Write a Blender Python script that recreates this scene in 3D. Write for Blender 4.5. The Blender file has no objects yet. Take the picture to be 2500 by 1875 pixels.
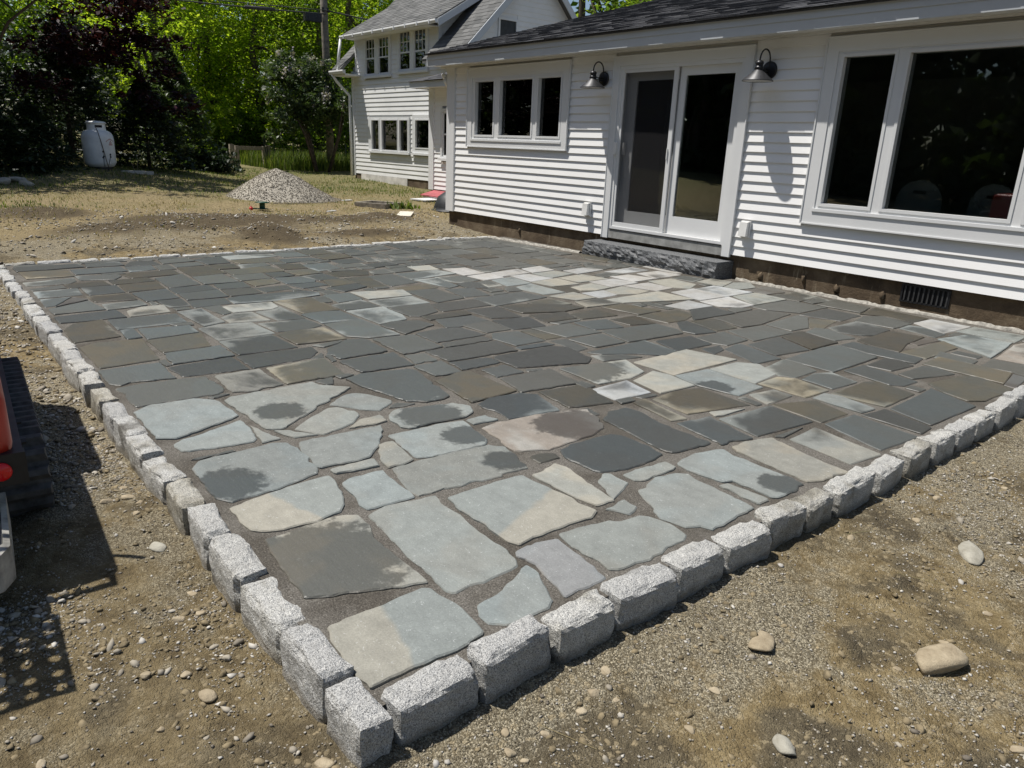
import bpy, bmesh, math, random
import numpy as np
from mathutils import Vector, Matrix, noise

SC = bpy.context.scene
COL = SC.collection
R = math.radians

# ------------------------------------------------------------------ camera
def camera():
    yaw, pitch, roll = R(-50.314), R(17.843), R(2.374)
    fw = Vector((math.sin(yaw)*math.cos(pitch), math.cos(yaw)*math.cos(pitch), -math.sin(pitch)))
    r = fw.cross(Vector((0, 0, 1))).normalized()
    u = r.cross(fw)
    r2 = r*math.cos(roll) + u*math.sin(roll)
    u2 = u*math.cos(roll) - r*math.sin(roll)
    cd = bpy.data.cameras.new('camera')
    cd.sensor_width = 36.0
    cd.lens = 1800.46/2500*36
    cd.clip_start = 0.05
    cd.clip_end = 600
    co = bpy.data.objects.new('camera', cd)
    m = Matrix((r2, u2, -fw)).transposed().to_4x4()
    m.translation = Vector((0, 0, 1.45))
    co.matrix_world = m
    COL.objects.link(co)
    SC.camera = co
camera()

# ------------------------------------------------------------------ light
SUN = Vector((1.09, 1.0, -3.3)).normalized()          # direction the light travels
def lights():
    w = bpy.data.worlds.new('World')
    SC.world = w
    w.use_nodes = True
    nt = w.node_tree
    bg = nt.nodes['Background']
    sky = nt.nodes.new('ShaderNodeTexSky')
    sky.sky_type = 'NISHITA'
    sky.sun_disc = False
    el = math.asin(-SUN.z)
    sky.sun_elevation = el
    sky.sun_rotation = math.atan2(-SUN.x, -SUN.y)
    sky.air_density = 1.0
    sky.dust_density = 1.0
    nt.links.new(sky.outputs[0], bg.inputs[0])
    bg.inputs[1].default_value = 0.080
    ld = bpy.data.lights.new('sun', 'SUN')
    ld.energy = 5.0
    ld.angle = R(0.53)
    ld.color = (1.0, 0.955, 0.89)
    lo = bpy.data.objects.new('sun', ld)
    lo.rotation_euler = SUN.to_track_quat('-Z', 'Y').to_euler()
    lo.location = (-8, -8, 30)
    COL.objects.link(lo)
lights()
SC.view_settings.view_transform = 'Standard'
SC.view_settings.look = 'None'
SC.view_settings.gamma = 1.0
SC.view_settings.use_curve_mapping = False
SC.view_settings.exposure = 0.18
SC.cycles.max_bounces = 5
SC.cycles.diffuse_bounces = 2
SC.cycles.glossy_bounces = 2
SC.cycles.transmission_bounces = 3
SC.cycles.transparent_max_bounces = 12
SC.cycles.caustics_reflective = False
SC.cycles.caustics_refractive = False
SC.cycles.use_denoising = True

# ------------------------------------------------------------------ node helpers
def newmat(name):
    m = bpy.data.materials.new(name)
    m.use_nodes = True
    nt = m.node_tree
    nt.nodes.clear()
    out = nt.nodes.new('ShaderNodeOutputMaterial')
    b = nt.nodes.new('ShaderNodeBsdfPrincipled')
    nt.links.new(b.outputs[0], out.inputs[0])
    return m, nt, b
def setin(nt, sock, v):
    if hasattr(v, 'is_output'):
        nt.links.new(v, sock)
    elif isinstance(v, (tuple, list)) and len(v) == 3 and sock.type == 'RGBA':
        sock.default_value = (*v, 1)
    else:
        sock.default_value = v
def nd(nt, t, props=None, **ins):
    n = nt.nodes.new(t)
    for k, v in (props or {}).items():
        setattr(n, k, v)
    for k, v in ins.items():
        k = int(k[1:]) if k[0] == '_' else k.replace('__', ' ')
        setin(nt, n.inputs[k], v)
    return n
def posn(nt):
    return nd(nt, 'ShaderNodeNewGeometry').outputs['Position']
def obco(nt):
    return nd(nt, 'ShaderNodeTexCoord').outputs['Object']
def noi(nt, vec, scale, detail=4, rough=.55, dist=0.):
    return nd(nt, 'ShaderNodeTexNoise', None, Vector=vec, Scale=scale, Detail=detail, Roughness=rough, Distortion=dist).outputs[0]
def mth(nt, op, a, b=0., c=0., clamp=False):
    return nd(nt, 'ShaderNodeMath', {'operation': op, 'use_clamp': clamp}, _0=a, _1=b, _2=c).outputs[0]
def mixc(nt, f, a, b, mode='MIX'):
    n = nd(nt, 'ShaderNodeMix', {'data_type': 'RGBA', 'blend_type': mode})
    setin(nt, n.inputs[0], f); setin(nt, n.inputs[6], a); setin(nt, n.inputs[7], b)
    return n.outputs[2]
def mixf(nt, f, a, b):
    n = nd(nt, 'ShaderNodeMix')
    setin(nt, n.inputs[0], f); setin(nt, n.inputs[2], a); setin(nt, n.inputs[3], b)
    return n.outputs[0]
def sstep(nt, x, lo, hi):
    return nd(nt, 'ShaderNodeMapRange', {'interpolation_type': 'SMOOTHSTEP'}, _0=x, _1=lo, _2=hi, _3=0., _4=1.).outputs[0]
def ramp(nt, f, stops):
    n = nd(nt, 'ShaderNodeValToRGB')
    el = n.color_ramp.elements
    while len(el) < len(stops):
        el.new(.5)
    for e, (p, c) in zip(el, stops):
        e.position = p
        e.color = (*c, 1) if isinstance(c, (tuple, list)) else (c, c, c, 1)
    nt.links.new(f, n.inputs[0])
    return n.outputs[0]
def bump(nt, b, h, strength=.5, dist=.01):
    n = nd(nt, 'ShaderNodeBump', None, Strength=strength, Distance=dist, Height=h)
    nt.links.new(n.outputs[0], b.inputs['Normal'])
def island(nt):
    return nd(nt, 'ShaderNodeNewGeometry').outputs['Random Per Island']
def objrand(nt):
    return nd(nt, 'ShaderNodeObjectInfo').outputs['Random']
def sepxyz(nt, v):
    return nd(nt, 'ShaderNodeSeparateXYZ', None, _0=v).outputs
def mapv(nt, v, s=(1, 1, 1), rot=(0, 0, 0)):
    return nd(nt, 'ShaderNodeMapping', None, Vector=v, Scale=s, Rotation=rot).outputs[0]

MATS = {}
def plain(name, col, rough=.6, metal=0., var=.06, scale=6., bmp=0., bscale=80., spec=.5):
    m, nt, b = newmat(name)
    p = posn(nt)
    f = noi(nt, p, scale, 5)
    dark = tuple(c*(1-var*2) for c in col); lite = tuple(min(1, c*(1+var*2)) for c in col)
    nt.links.new(ramp(nt, f, [(.3, dark), (.7, lite)]), b.inputs['Base Color'])
    b.inputs['Roughness'].default_value = rough
    b.inputs['Metallic'].default_value = metal
    b.inputs['Specular IOR Level'].default_value = spec
    if bmp:
        bump(nt, b, noi(nt, p, bscale, 4), bmp, .004)
    MATS[name] = m
    return m

# ------------------------------------------------------------------ mesh helpers
class MB:
    """collects boxes, tubes and quads of one part"""
    def __init__(s):
        s.v = []; s.f = []
    def add(s, vs, fs):
        o = len(s.v)
        s.v += [tuple(v) for v in vs]
        s.f += [tuple(i+o for i in f) for f in fs]
        return s
    def box(s, x0, x1, y0, y1, z0, z1):
        vs = [(x, y, z) for z in (z0, z1) for y in (y0, y1) for x in (x0, x1)]
        return s.add(vs, [(0, 2, 3, 1), (4, 5, 7, 6), (0, 1, 5, 4), (2, 6, 7, 3), (0, 4, 6, 2), (1, 3, 7, 5)])
    def hexa(s, a, b):
        """two quads a (bottom) and b (top), each counter-clockwise from above"""
        return s.add(list(a)+list(b), [(3, 2, 1, 0), (4, 5, 6, 7), (0, 1, 5, 4), (1, 2, 6, 5), (2, 3, 7, 6), (3, 0, 4, 7)])
    def tube(s, pts, rad, n=8, cap=True):
        pts = [Vector(p) for p in pts]
        if not isinstance(rad, (list, tuple)):
            rad = [rad]*len(pts)
        o = len(s.v)
        up = None
        for i, p in enumerate(pts):
            t = (pts[min(i+1, len(pts)-1)] - pts[max(i-1, 0)]).normalized()
            if up is None:
                up = t.orthogonal().normalized()
            up = (up - t*up.dot(t)).normalized()
            sd = t.cross(up)
            for k in range(n):
                a = 2*math.pi*k/n
                s.v.append(tuple(p + (up*math.cos(a) + sd*math.sin(a))*rad[i]))
        for i in range(len(pts)-1):
            for k in range(n):
                a = o+i*n+k; b = o+i*n+(k+1) % n
                s.f.append((a, b, b+n, a+n))
        if cap:
            s.f.append(tuple(o+k for k in range(n))[::-1])
            s.f.append(tuple(o+(len(pts)-1)*n+k for k in range(n)))
        return s
    def lathe(s, prof, c=(0, 0, 0), n=24, axis=None):
        """profile [(r, z)] turned about the vertical through c"""
        o = len(s.v)
        M = axis
        for r, z in prof:
            for k in range(n):
                a = 2*math.pi*k/n
                v = Vector((r*math.cos(a), r*math.sin(a), z))
                if M:
                    v = M @ v
                s.v.append((v[0]+c[0], v[1]+c[1], v[2]+c[2]))
        for i in range(len(prof)-1):
            for k in range(n):
                a = o+i*n+k; b = o+i*n+(k+1) % n
                s.f.append((a, b, b+n, a+n))
        return s
    def prism(s, poly, ax, a0, a1):
        """polygon (2D) extruded along axis ax between a0 and a1"""
        n = len(poly)
        def P(q, a):
            return {'x': (a, q[0], q[1]), 'y': (q[0], a, q[1]), 'z': (q[0], q[1], a)}[ax]
        vs = [P(q, a0) for q in poly]+[P(q, a1) for q in poly]
        fs = [tuple(range(n))[::-1], tuple(range(n, 2*n))] + [(i, (i+1) % n, (i+1) % n+n, i+n) for i in range(n)]
        return s.add(vs, fs)
def root_matrix(p):
    while p.parent:
        p = p.parent
    return p.matrix_basis.copy()
def mkmesh(name, v, f, smooth=False, fixn=True):
    me = bpy.data.meshes.new(name)
    me.from_pydata([tuple(x) for x in v], [], f)
    if fixn:
        bm = bmesh.new(); bm.from_mesh(me)
        bmesh.ops.recalc_face_normals(bm, faces=bm.faces)
        bm.to_mesh(me); bm.free()
    if smooth:
        me.polygons.foreach_set('use_smooth', [True]*len(me.polygons))
    me.update()
    return me
def link(name, me, mat=None, parent=None):
    o = bpy.data.objects.new(name, me)
    COL.objects.link(o)
    if mat and not me.materials:
        me.materials.append(MATS[mat] if isinstance(mat, str) else mat)
    if parent:
        o.parent = parent
    return o
def part(name, mb, mat, parent, smooth=False, fixn=True):
    """mesh given in world coordinates, hung under a thing or a part"""
    inv = root_matrix(parent).inverted()
    vs = [inv @ Vector(v) for v in mb.v]
    return link(name, mkmesh(name, vs, mb.f, smooth, fixn), mat, parent)
def tag(o, label=None, cat=None, group=None, kind=None):
    if label: o['label'] = label
    if cat: o['category'] = cat
    if group: o['group'] = group
    if kind: o['kind'] = kind
    return o
def thing(name, label, cat, loc=(0, 0, 0), rz=0., group=None):
    o = bpy.data.objects.new(name, None)
    COL.objects.link(o)
    o.empty_display_size = .1
    o.location = loc
    o.rotation_euler = (0, 0, rz)
    o.matrix_basis = Matrix.Translation(loc) @ Matrix.Rotation(rz, 4, 'Z')
    return tag(o, label, cat, group)
def fast_mesh(name, verts, quads, smooth=False):
    """numpy verts (n,3), faces (m,k)"""
    me = bpy.data.meshes.new(name)
    k = quads.shape[1]
    me.vertices.add(len(verts)); me.loops.add(quads.size); me.polygons.add(len(quads))
    me.vertices.foreach_set('co', np.asarray(verts, np.float32).ravel())
    me.loops.foreach_set('vertex_index', np.asarray(quads, np.int32).ravel())
    me.polygons.foreach_set('loop_start', np.arange(0, quads.size, k, dtype=np.int32))
    me.polygons.foreach_set('loop_total', np.full(len(quads), k, np.int32))
    if smooth:
        me.polygons.foreach_set('use_smooth', np.ones(len(quads), bool))
    me.update(calc_edges=True)
    me.validate()
    return me

def smooth01(a, b, x):
    t = min(1., max(0., (x-a)/(b-a)))
    return t*t*(3-2*t)
def patio_z(x, y):
    return .03*smooth01(4, 7.5, y)
MOUNDS = [(-10.75, 4.2, .75, .42, .20), (-12.4, 3.9, 1.0, 1.6, .10), (-12.2, 5.9, .6, 1.3, .07), (-12.3, 7.0, .5, .5, .10), (-11.9, 2.3, .7, 1.0, .06), (-10.7, 5.7, .35, .9, .07), (-13.6, 1.7, .8, .8, .08)]
def ground_base(x, y):
    t = max(0., -10-x)
    far = .02*min(1, t)+.018*min(t, 40)+.045*min(max(0, t-2), 12)*min(1, max(0, (8-y)/5))
    if x < -9.8:
        z = -.03+.03*min(1, t)+far
    else:
        z = -.125+.095*smooth01(-5.5, -9.8, x)
        if y > 7.3:
            z = max(z, -.02)
    if -9.66 < x < -1.5 and .84 < y < 7.75:
        z = -.10
    return z
def ground_z(x, y):
    z = ground_base(x, y)
    for mx, my, rx, ry, h in MOUNDS:
        q = ((x-mx)/rx)**2+((y-my)/ry)**2
        if q < 6:
            z += h*math.exp(-q*1.3)*(1+.35*noise.noise(Vector((x*3.1, y*3.1, 1))))
    return z

def ground_full(x, y):
    z = ground_z(x, y)
    if not (-9.66 < x < -1.5 and .84 < y < 7.75) and -40 < x < 4 and -6 < y < 16:
        N = noise.noise
        am = 1. if x > -9.8 else 1.3
        z += am*(.018*N(Vector((x*1.1, y*1.1, 3))) + .014*N(Vector((x*3.7, y*3.7, 7))) + .009*N(Vector((x*11, y*11, 2))) + .0045*N(Vector((x*27, y*27, 6))))
        if x > -1.4 and y < 4:       # cleat marks of a tracked machine
            for cx, cy in ((-.77, 2.0), (-.42, 1.45), (-.95, 2.7)):
                u = (x-cx)*.9-(y-cy)*.44; v = (x-cx)*.44+(y-cy)*.9
                q = (u/.17)**2+(v/.22)**2
                if q < 5:
                    z += .008*math.exp(-q)*math.sin(v*6.283/.062)
        c = N(Vector((x*6, y*6, 11)))
        if c > .25:
            z += (c-.25)*.04
    return z

# ------------------------------------------------------------------ materials
def m_flag():
    m, nt, b = newmat('bluestone')
    p = posn(nt)
    at = lambda n: nd(nt, 'ShaderNodeAttribute', {'attribute_type': 'OBJECT', 'attribute_name': n})
    tint = at('tint').outputs['Color']
    tint2 = at('tint_two').outputs['Color']
    wet = at('wet').outputs['Fac']
    blob = at('blob').outputs['Vector']
    cen = sepxyz(nt, at('centre').outputs['Vector'])
    rnd = objrand(nt)
    edge = nd(nt, 'ShaderNodeAttribute', {'attribute_type': 'GEOMETRY', 'attribute_name': 'edge'}).outputs['Fac']
    off = nd(nt, 'ShaderNodeCombineXYZ', None, _0=0., _1=0., _2=mth(nt, 'MULTIPLY', rnd, 40.)).outputs[0]
    pv = nd(nt, 'ShaderNodeVectorMath', {'operation': 'ADD'}, _0=p, _1=off).outputs[0]
    big = noi(nt, pv, 3.2, 3, .5, .3)
    mid = noi(nt, pv, 14, 5, .6)
    fine = noi(nt, pv, 160, 3, .6)
    streak = noi(nt, mapv(nt, pv, (4, 26, 4)), 2.2, 4, .6)
    pq = sepxyz(nt, p)
    th = mth(nt, 'MULTIPLY', objrand(nt), 6.283)
    gx = mth(nt, 'MULTIPLY', mth(nt, 'SUBTRACT', pq[0], cen[0]), mth(nt, 'COSINE', th)); gy = mth(nt, 'MULTIPLY', mth(nt, 'SUBTRACT', pq[1], cen[1]), mth(nt, 'SINE', th))
    grad = mth(nt, 'DIVIDE', mth(nt, 'ADD', gx, gy), mth(nt, 'MAXIMUM', cen[2], .05))
    # stone colour
    split = at('split').outputs['Fac']
    c = mixc(nt, mixf(nt, split, sstep(nt, big, .42, .58), sstep(nt, mth(nt, 'MULTIPLY_ADD', big, .5, grad), .17, .27)), tint, tint2)
    v = mth(nt, 'MULTIPLY_ADD', mid, .62, .70)
    v = mth(nt, 'MULTIPLY', v, mth(nt, 'MULTIPLY_ADD', fine, .62, .69))
    v = mth(nt, 'MULTIPLY', v, mth(nt, 'MULTIPLY_ADD', streak, .22, .89))
    dry = nd(nt, 'ShaderNodeVectorMath', {'operation': 'SCALE'}, _0=c, Scale=v).outputs[0]
    fl = sstep(nt, noi(nt, pv, 95, 2, .7, 1.2), .64, .70)
    dry = mixc(nt, mth(nt, 'MULTIPLY', fl, .35), dry, (.62, .64, .63))
    # water still standing in the middle of the stones, dry rims
    edge2 = mth(nt, 'MULTIPLY_ADD', grad, .62, mth(nt, 'MULTIPLY', edge, mth(nt, 'MULTIPLY_ADD', noi(nt, pv, 5.5, 3), 1.0, .12)))
    a = mth(nt, 'MULTIPLY_ADD', edge2, 1.0, mth(nt, 'MULTIPLY_ADD', mth(nt, 'SUBTRACT', noi(nt, p, 1.5, 4, .6, .6), .5), 4.2, mth(nt, 'MULTIPLY_ADD', mth(nt, 'SUBTRACT', mid, .5), .55, mth(nt, 'MULTIPLY', mth(nt, 'SUBTRACT', streak, .5), .5))))
    t = mth(nt, 'ADD', mth(nt, 'MULTIPLY_ADD', wet, -2.95, 1.74), mth(nt, 'MULTIPLY', mth(nt, 'SUBTRACT', 1., sstep(nt, wet, .0, .14)), 2.))
    w1 = sstep(nt, mth(nt, 'SUBTRACT', a, t), -.5, .5)
    bx = sepxyz(nt, blob)
    pp = sepxyz(nt, p)
    dx = mth(nt, 'SUBTRACT', pp[0], bx[0]); dy = mth(nt, 'SUBTRACT', pp[1], bx[1])
    d = mth(nt, 'SQRT', mth(nt, 'ADD', mth(nt, 'MULTIPLY', dx, dx), mth(nt, 'MULTIPLY', dy, dy)))
    d = mth(nt, 'ADD', d, mth(nt, 'MULTIPLY', mth(nt, 'SUBTRACT', noi(nt, pv, 16, 5, .65), .5), mth(nt, 'MULTIPLY', bx[2], 1.1)))
    w2 = mth(nt, 'SUBTRACT', 1., sstep(nt, d, mth(nt, 'MULTIPLY', bx[2], .78), mth(nt, 'MULTIPLY_ADD', bx[2], 1.04, .001)))
    w = mth(nt, 'MAXIMUM', w1, w2)
    w = mth(nt, 'MULTIPLY', w, mth(nt, 'MULTIPLY_ADD', mid, .35, .76), clamp=True)
    wetc = nd(nt, 'ShaderNodeVectorMath', {'operation': 'SCALE'}, _0=mixc(nt, .62, dry, mixc(nt, 1., dry, c, 'MULTIPLY')), Scale=.58).outputs[0]
    # stone dust swept into the rim
    dust = mth(nt, 'MULTIPLY', mth(nt, 'SUBTRACT', 1., sstep(nt, edge, .0, .16)), sstep(nt, mid, .45, .7))
    colr = mixc(nt, w, dry, wetc)
    colr = mixc(nt, mth(nt, 'MULTIPLY', dust, .55), colr, (.16, .14, .115))
    nt.links.new(colr, b.inputs['Base Color'])
    nt.links.new(mixf(nt, w, .82, mth(nt, 'MULTIPLY_ADD', mid, .3, .31)), b.inputs['Roughness'])
    nt.links.new(mixf(nt, w, .35, .55), b.inputs['Specular IOR Level'])
    h = mth(nt, 'MULTIPLY_ADD', fine, .25, mth(nt, 'ADD', mth(nt, 'MULTIPLY', mid, .6), mth(nt, 'MULTIPLY', streak, .35)))
    bump(nt, b, h, .55, .006)
    MATS['bluestone'] = m
m_flag()

def m_granite():
    m, nt, b = newmat('granite')
    p = posn(nt)
    r = objrand(nt)
    g = noi(nt, p, 250, 2, .65)
    g2 = noi(nt, p, 120, 3, .7)
    c = ramp(nt, g, [(.30, (.10, .10, .105)), (.40, (.38, .38, .37)), (.52, (.64, .64, .62)), (.68, (.86, .86, .83))])
    c = mixc(nt, mth(nt, 'MULTIPLY', sstep(nt, g2, .58, .70), .55), c, (.12, .12, .125))
    c = mixc(nt, .6, c, ramp(nt, noi(nt, p, 30, 4, .6), [(.3, .72), (.7, 1.1)]), 'MULTIPLY')
    c = mixc(nt, .9, c, ramp(nt, r, [(0, (.80, .80, .80)), (.5, (1, .985, .94)), (.8, (.95, .96, .97)), (1, (.86, .82, .72))]), 'MULTIPLY')
    low = mth(nt, 'SUBTRACT', 1., sstep(nt, mth(nt, 'MULTIPLY_ADD', noi(nt, p, 14, 4), .06, sepxyz(nt, p)[2]), -.085, -.045))
    c = mixc(nt, mth(nt, 'MULTIPLY', low, .6), c, (.20, .165, .11))
    st = noi(nt, p, 7, 4, .6)
    warm = sstep(nt, mth(nt, 'ADD', st, mth(nt, 'MULTIPLY', r, .25)), .62, .85)
    c = mixc(nt, mth(nt, 'MULTIPLY', warm, .55), c, (.40, .36, .27), 'MULTIPLY')
    c = mixc(nt, mth(nt, 'MULTIPLY', sstep(nt, noi(nt, p, 3.5, 3), .6, .72), .5), c, (.16, .16, .16), 'MULTIPLY')
    nt.links.new(c, b.inputs['Base Color'])
    b.inputs['Roughness'].default_value = .8
    b.inputs['Specular IOR Level'].default_value = .3
    bump(nt, b, mth(nt, 'ADD', mth(nt, 'MULTIPLY', g, .4), noi(nt, p, 45, 5, .7)), 1., .018)
    MATS['granite'] = m
    # rock faced dark step
    m, nt, b = newmat('dark_granite')
    p = posn(nt)
    g = noi(nt, p, 120, 2, .7)
    c = ramp(nt, g, [(.35, (.03, .032, .035)), (.5, (.11, .115, .12)), (.68, (.30, .31, .32))])
    nt.links.new(c, b.inputs['Base Color'])
    b.inputs['Roughness'].default_value = .6
    bump(nt, b, noi(nt, p, 55, 5, .7), .6, .01)
    MATS['dark_granite'] = m
m_granite()

def m_ground():
    m, nt, b = newmat('dirt')
    p = posn(nt)
    s = sepxyz(nt, p)
    n1 = noi(nt, p, .55, 4, .55, .4)
    n2 = noi(nt, p, 1.7, 5, .6, .5)
    n3 = noi(nt, p, 9, 5, .65)
    gr = noi(nt, p, 70, 4, .75)
    gf = noi(nt, p, 260, 2, .7)
    # bare earth: brown soil, dark damp soil, grey stone dust
    soil = ramp(nt, n3, [(.28, (.120, .092, .052)), (.5, (.235, .186, .108)), (.72, (.36, .295, .182))])
    damp = ramp(nt, n3, [(.3, (.078, .066, .048)), (.7, (.175, .150, .106))])
    vo = nd(nt, 'ShaderNodeTexVoronoi', None, Vector=p, Scale=215., Randomness=1.)
    vc = sepxyz(nt, vo.outputs['Color'])[0]
    vo2 = nd(nt, 'ShaderNodeTexVoronoi', None, Vector=p, Scale=62., Randomness=1.)
    vc2 = sepxyz(nt, vo2.outputs['Color'])[1]
    dust = ramp(nt, vc, [(.0, (.11, .096, .074)), (.45, (.20, .182, .146)), (.75, (.30, .28, .232)), (1., (.56, .535, .465))])
    c = mixc(nt, sstep(nt, n2, .40, .52), damp, soil)
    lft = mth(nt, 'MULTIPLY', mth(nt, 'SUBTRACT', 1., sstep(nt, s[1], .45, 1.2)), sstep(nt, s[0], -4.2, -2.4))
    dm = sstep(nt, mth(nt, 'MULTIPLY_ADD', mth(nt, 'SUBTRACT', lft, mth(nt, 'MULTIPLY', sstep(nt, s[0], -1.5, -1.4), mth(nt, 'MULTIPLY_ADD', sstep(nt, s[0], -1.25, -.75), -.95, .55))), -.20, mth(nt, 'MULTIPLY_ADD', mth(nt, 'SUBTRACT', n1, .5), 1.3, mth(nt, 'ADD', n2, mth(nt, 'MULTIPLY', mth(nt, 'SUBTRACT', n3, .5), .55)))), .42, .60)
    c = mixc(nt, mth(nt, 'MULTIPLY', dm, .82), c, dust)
    c = mixc(nt, mth(nt, 'MULTIPLY', sstep(nt, vc, .86, .95), mth(nt, 'MULTIPLY_ADD', dm, .35, .2)), c, (.42, .375, .29))
    c = mixc(nt, mth(nt, 'MULTIPLY', sstep(nt, vc2, .90, .96), .6), c, (.40, .34, .24))
    c = mixc(nt, mth(nt, 'MULTIPLY_ADD', dm, .35, .35), c, ramp(nt, vc, [(0, .60), (1, 1.1)]), 'MULTIPLY')
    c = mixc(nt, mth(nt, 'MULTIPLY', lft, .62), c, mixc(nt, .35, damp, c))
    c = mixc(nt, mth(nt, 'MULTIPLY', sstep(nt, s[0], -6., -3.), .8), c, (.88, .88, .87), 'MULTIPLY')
    # beyond the patio: dry trampled lawn with straw, green further off
    straw = ramp(nt, noi(nt, mapv(nt, p, (12, 24, 6)), 2.4, 6, .8), [(.33, (.075, .058, .035)), (.46, (.22, .175, .10)), (.58, (.33, .27, .16)), (.70, (.50, .43, .28))])
    green = ramp(nt, noi(nt, mapv(nt, p, (10, 30, 8)), 3.0, 5, .7), [(.3, (.035, .055, .014)), (.7, (.12, .165, .042))])
    lx = mth(nt, 'ADD', s[0], mth(nt, 'MULTIPLY', mth(nt, 'SUBTRACT', n1, .5), 5.5))
    lawn = mth(nt, 'SUBTRACT', 1., sstep(nt, lx, -13.2, -11.0))
    gz = mth(nt, 'SUBTRACT', 1., sstep(nt, mth(nt, 'ADD', s[0], mth(nt, 'MULTIPLY', mth(nt, 'SUBTRACT', n2, .5), 14.)), -19.5, -13.5))
    lc = mixc(nt, mth(nt, 'MULTIPLY', gz, .88), straw, green)
    lc = mixc(nt, mth(nt, 'MULTIPLY', sstep(nt, n2, .60, .70), .7), lc, mixc(nt, .5, soil, straw))
    c = mixc(nt, mth(nt, 'MULTIPLY', lawn, .92), c, lc)
    dug = nd(nt, 'ShaderNodeAttribute', {'attribute_type': 'GEOMETRY', 'attribute_name': 'dug'}).outputs['Fac']
    c = mixc(nt, sstep(nt, mth(nt, 'MULTIPLY_ADD', mth(nt, 'SUBTRACT', n3, .5), .5, dug), .15, .5), c, mixc(nt, .5, damp, (.075, .055, .035)))
    c = mixc(nt, 1., c, (1.0, .965, .86), 'MULTIPLY')
    c = mixc(nt, mth(nt, 'MULTIPLY', mth(nt, 'SUBTRACT', 1., sstep(nt, mth(nt, 'MULTIPLY_ADD', n2, 3., s[0]), -10.4, -8.8)), mth(nt, 'MULTIPLY', mth(nt, 'SUBTRACT', 1., sstep(nt, dug, .1, .4)), .5)), c, straw)
    nt.links.new(c, b.inputs['Base Color'])
    b.inputs['Roughness'].default_value = .95
    b.inputs['Specular IOR Level'].default_value = .15
    h = mth(nt, 'ADD', mth(nt, 'MULTIPLY', n3, 1.0), mth(nt, 'SUBTRACT', mth(nt, 'MULTIPLY', gr, .30), mth(nt, 'ADD', mth(nt, 'MULTIPLY', vo.outputs['Distance'], .22), mth(nt, 'MULTIPLY', vo2.outputs['Distance'], .28))))
    bump(nt, b, h, .9, .03)
    MATS['dirt'] = m
    # bedding of stone dust between the flags
    m, nt, b = newmat('stone_dust')
    p = posn(nt)
    gr = noi(nt, p, 190, 3, .75)
    n2 = noi(nt, p, 2.2, 4, .6)
    c = ramp(nt, gr, [(.34, (.058, .053, .046)), (.5, (.130, .120, .104)), (.63, (.19, .178, .156)), (.74, (.56, .53, .47))])
    c = mixc(nt, sstep(nt, n2, .42, .62), c, (.62, .60, .57), 'MULTIPLY')
    nt.links.new(c, b.inputs['Base Color'])
    b.inputs['Roughness'].default_value = .9
    b.inputs['Specular IOR Level'].default_value = .25
    bump(nt, b, gr, .8, .006)
    MATS['stone_dust'] = m
    # loose stones
    for nm, stops in (('pebbles', [(.0, (.13, .11, .085)), (.3, (.26, .23, .18)), (.62, (.40, .36, .285)), (.85, (.44, .42, .38)), (1., (.60, .57, .50))]),
                      ('gravel', [(.0, (.15, .128, .098)), (.35, (.24, .212, .165)), (.65, (.32, .287, .228)), (.88, (.28, .23, .165)), (1., (.46, .43, .36))])):
        m, nt, b = newmat(nm)
        c = ramp(nt, island(nt), stops)
        v = noi(nt, posn(nt), 60, 4)
        c = mixc(nt, .5, c, ramp(nt, v, [(.3, .55), (.7, 1.)]), 'MULTIPLY')
        nt.links.new(c, b.inputs['Base Color'])
        b.inputs['Roughness'].default_value = .85
        MATS[nm] = m
m_ground()
plain('clod', (.20, .162, .10), .95, 0, .25, 30, .6, 90, .15)

def m_rock(name, col, dk):
    m, nt, b = newmat(name)
    p = posn(nt)
    f = noi(nt, p, 18, 6, .65)
    c = ramp(nt, f, [(.3, dk), (.65, col)])
    c = mixc(nt, mth(nt, 'MULTIPLY', objrand(nt), .35), c, (.62, .58, .50), 'MULTIPLY')
    nt.links.new(c, b.inputs['Base Color'])
    b.inputs['Roughness'].default_value = .85
    bump(nt, b, noi(nt, p, 70, 5, .7), .55, .008)
    MATS[name] = m
m_rock('tan_rock', (.42, .355, .245), (.25, .20, .13))
m_rock('grey_rock', (.40, .385, .325), (.25, .235, .19))

def m_paint(name, col, rough=.45, dirt=.10):
    m, nt, b = newmat(name)
    p = posn(nt)
    f = noi(nt, p, 1.3, 5, .6)
    f2 = noi(nt, mapv(nt, p, (2, 2, 9)), 5, 4, .6)
    v = ramp(nt, f, [(.3, 1-dirt), (.7, 1.)])
    c = mixc(nt, 1., col, v, 'MULTIPLY')
    c = mixc(nt, mth(nt, 'MULTIPLY', sstep(nt, f2, .58, .8), dirt*1.2), c, tuple(x*.72 for x in col))
    nt.links.new(c, b.inputs['Base Color'])
    b.inputs['Roughness'].default_value = rough
    bump(nt, b, noi(nt, mapv(nt, p, (30, 30, 200)), 2, 3), .08, .002)
    MATS[name] = m
m_paint('white_siding', (.90, .90, .89), .45, .05)
m_paint('old_siding', (.82, .825, .815), .55, .13)
m_paint('white_trim', (.76, .77, .77), .4, .06)
m_paint('soffit_paint', (.70, .70, .67), .5, .08)
m_paint('fascia_paint', (.56, .59, .61), .45, .1)

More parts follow.
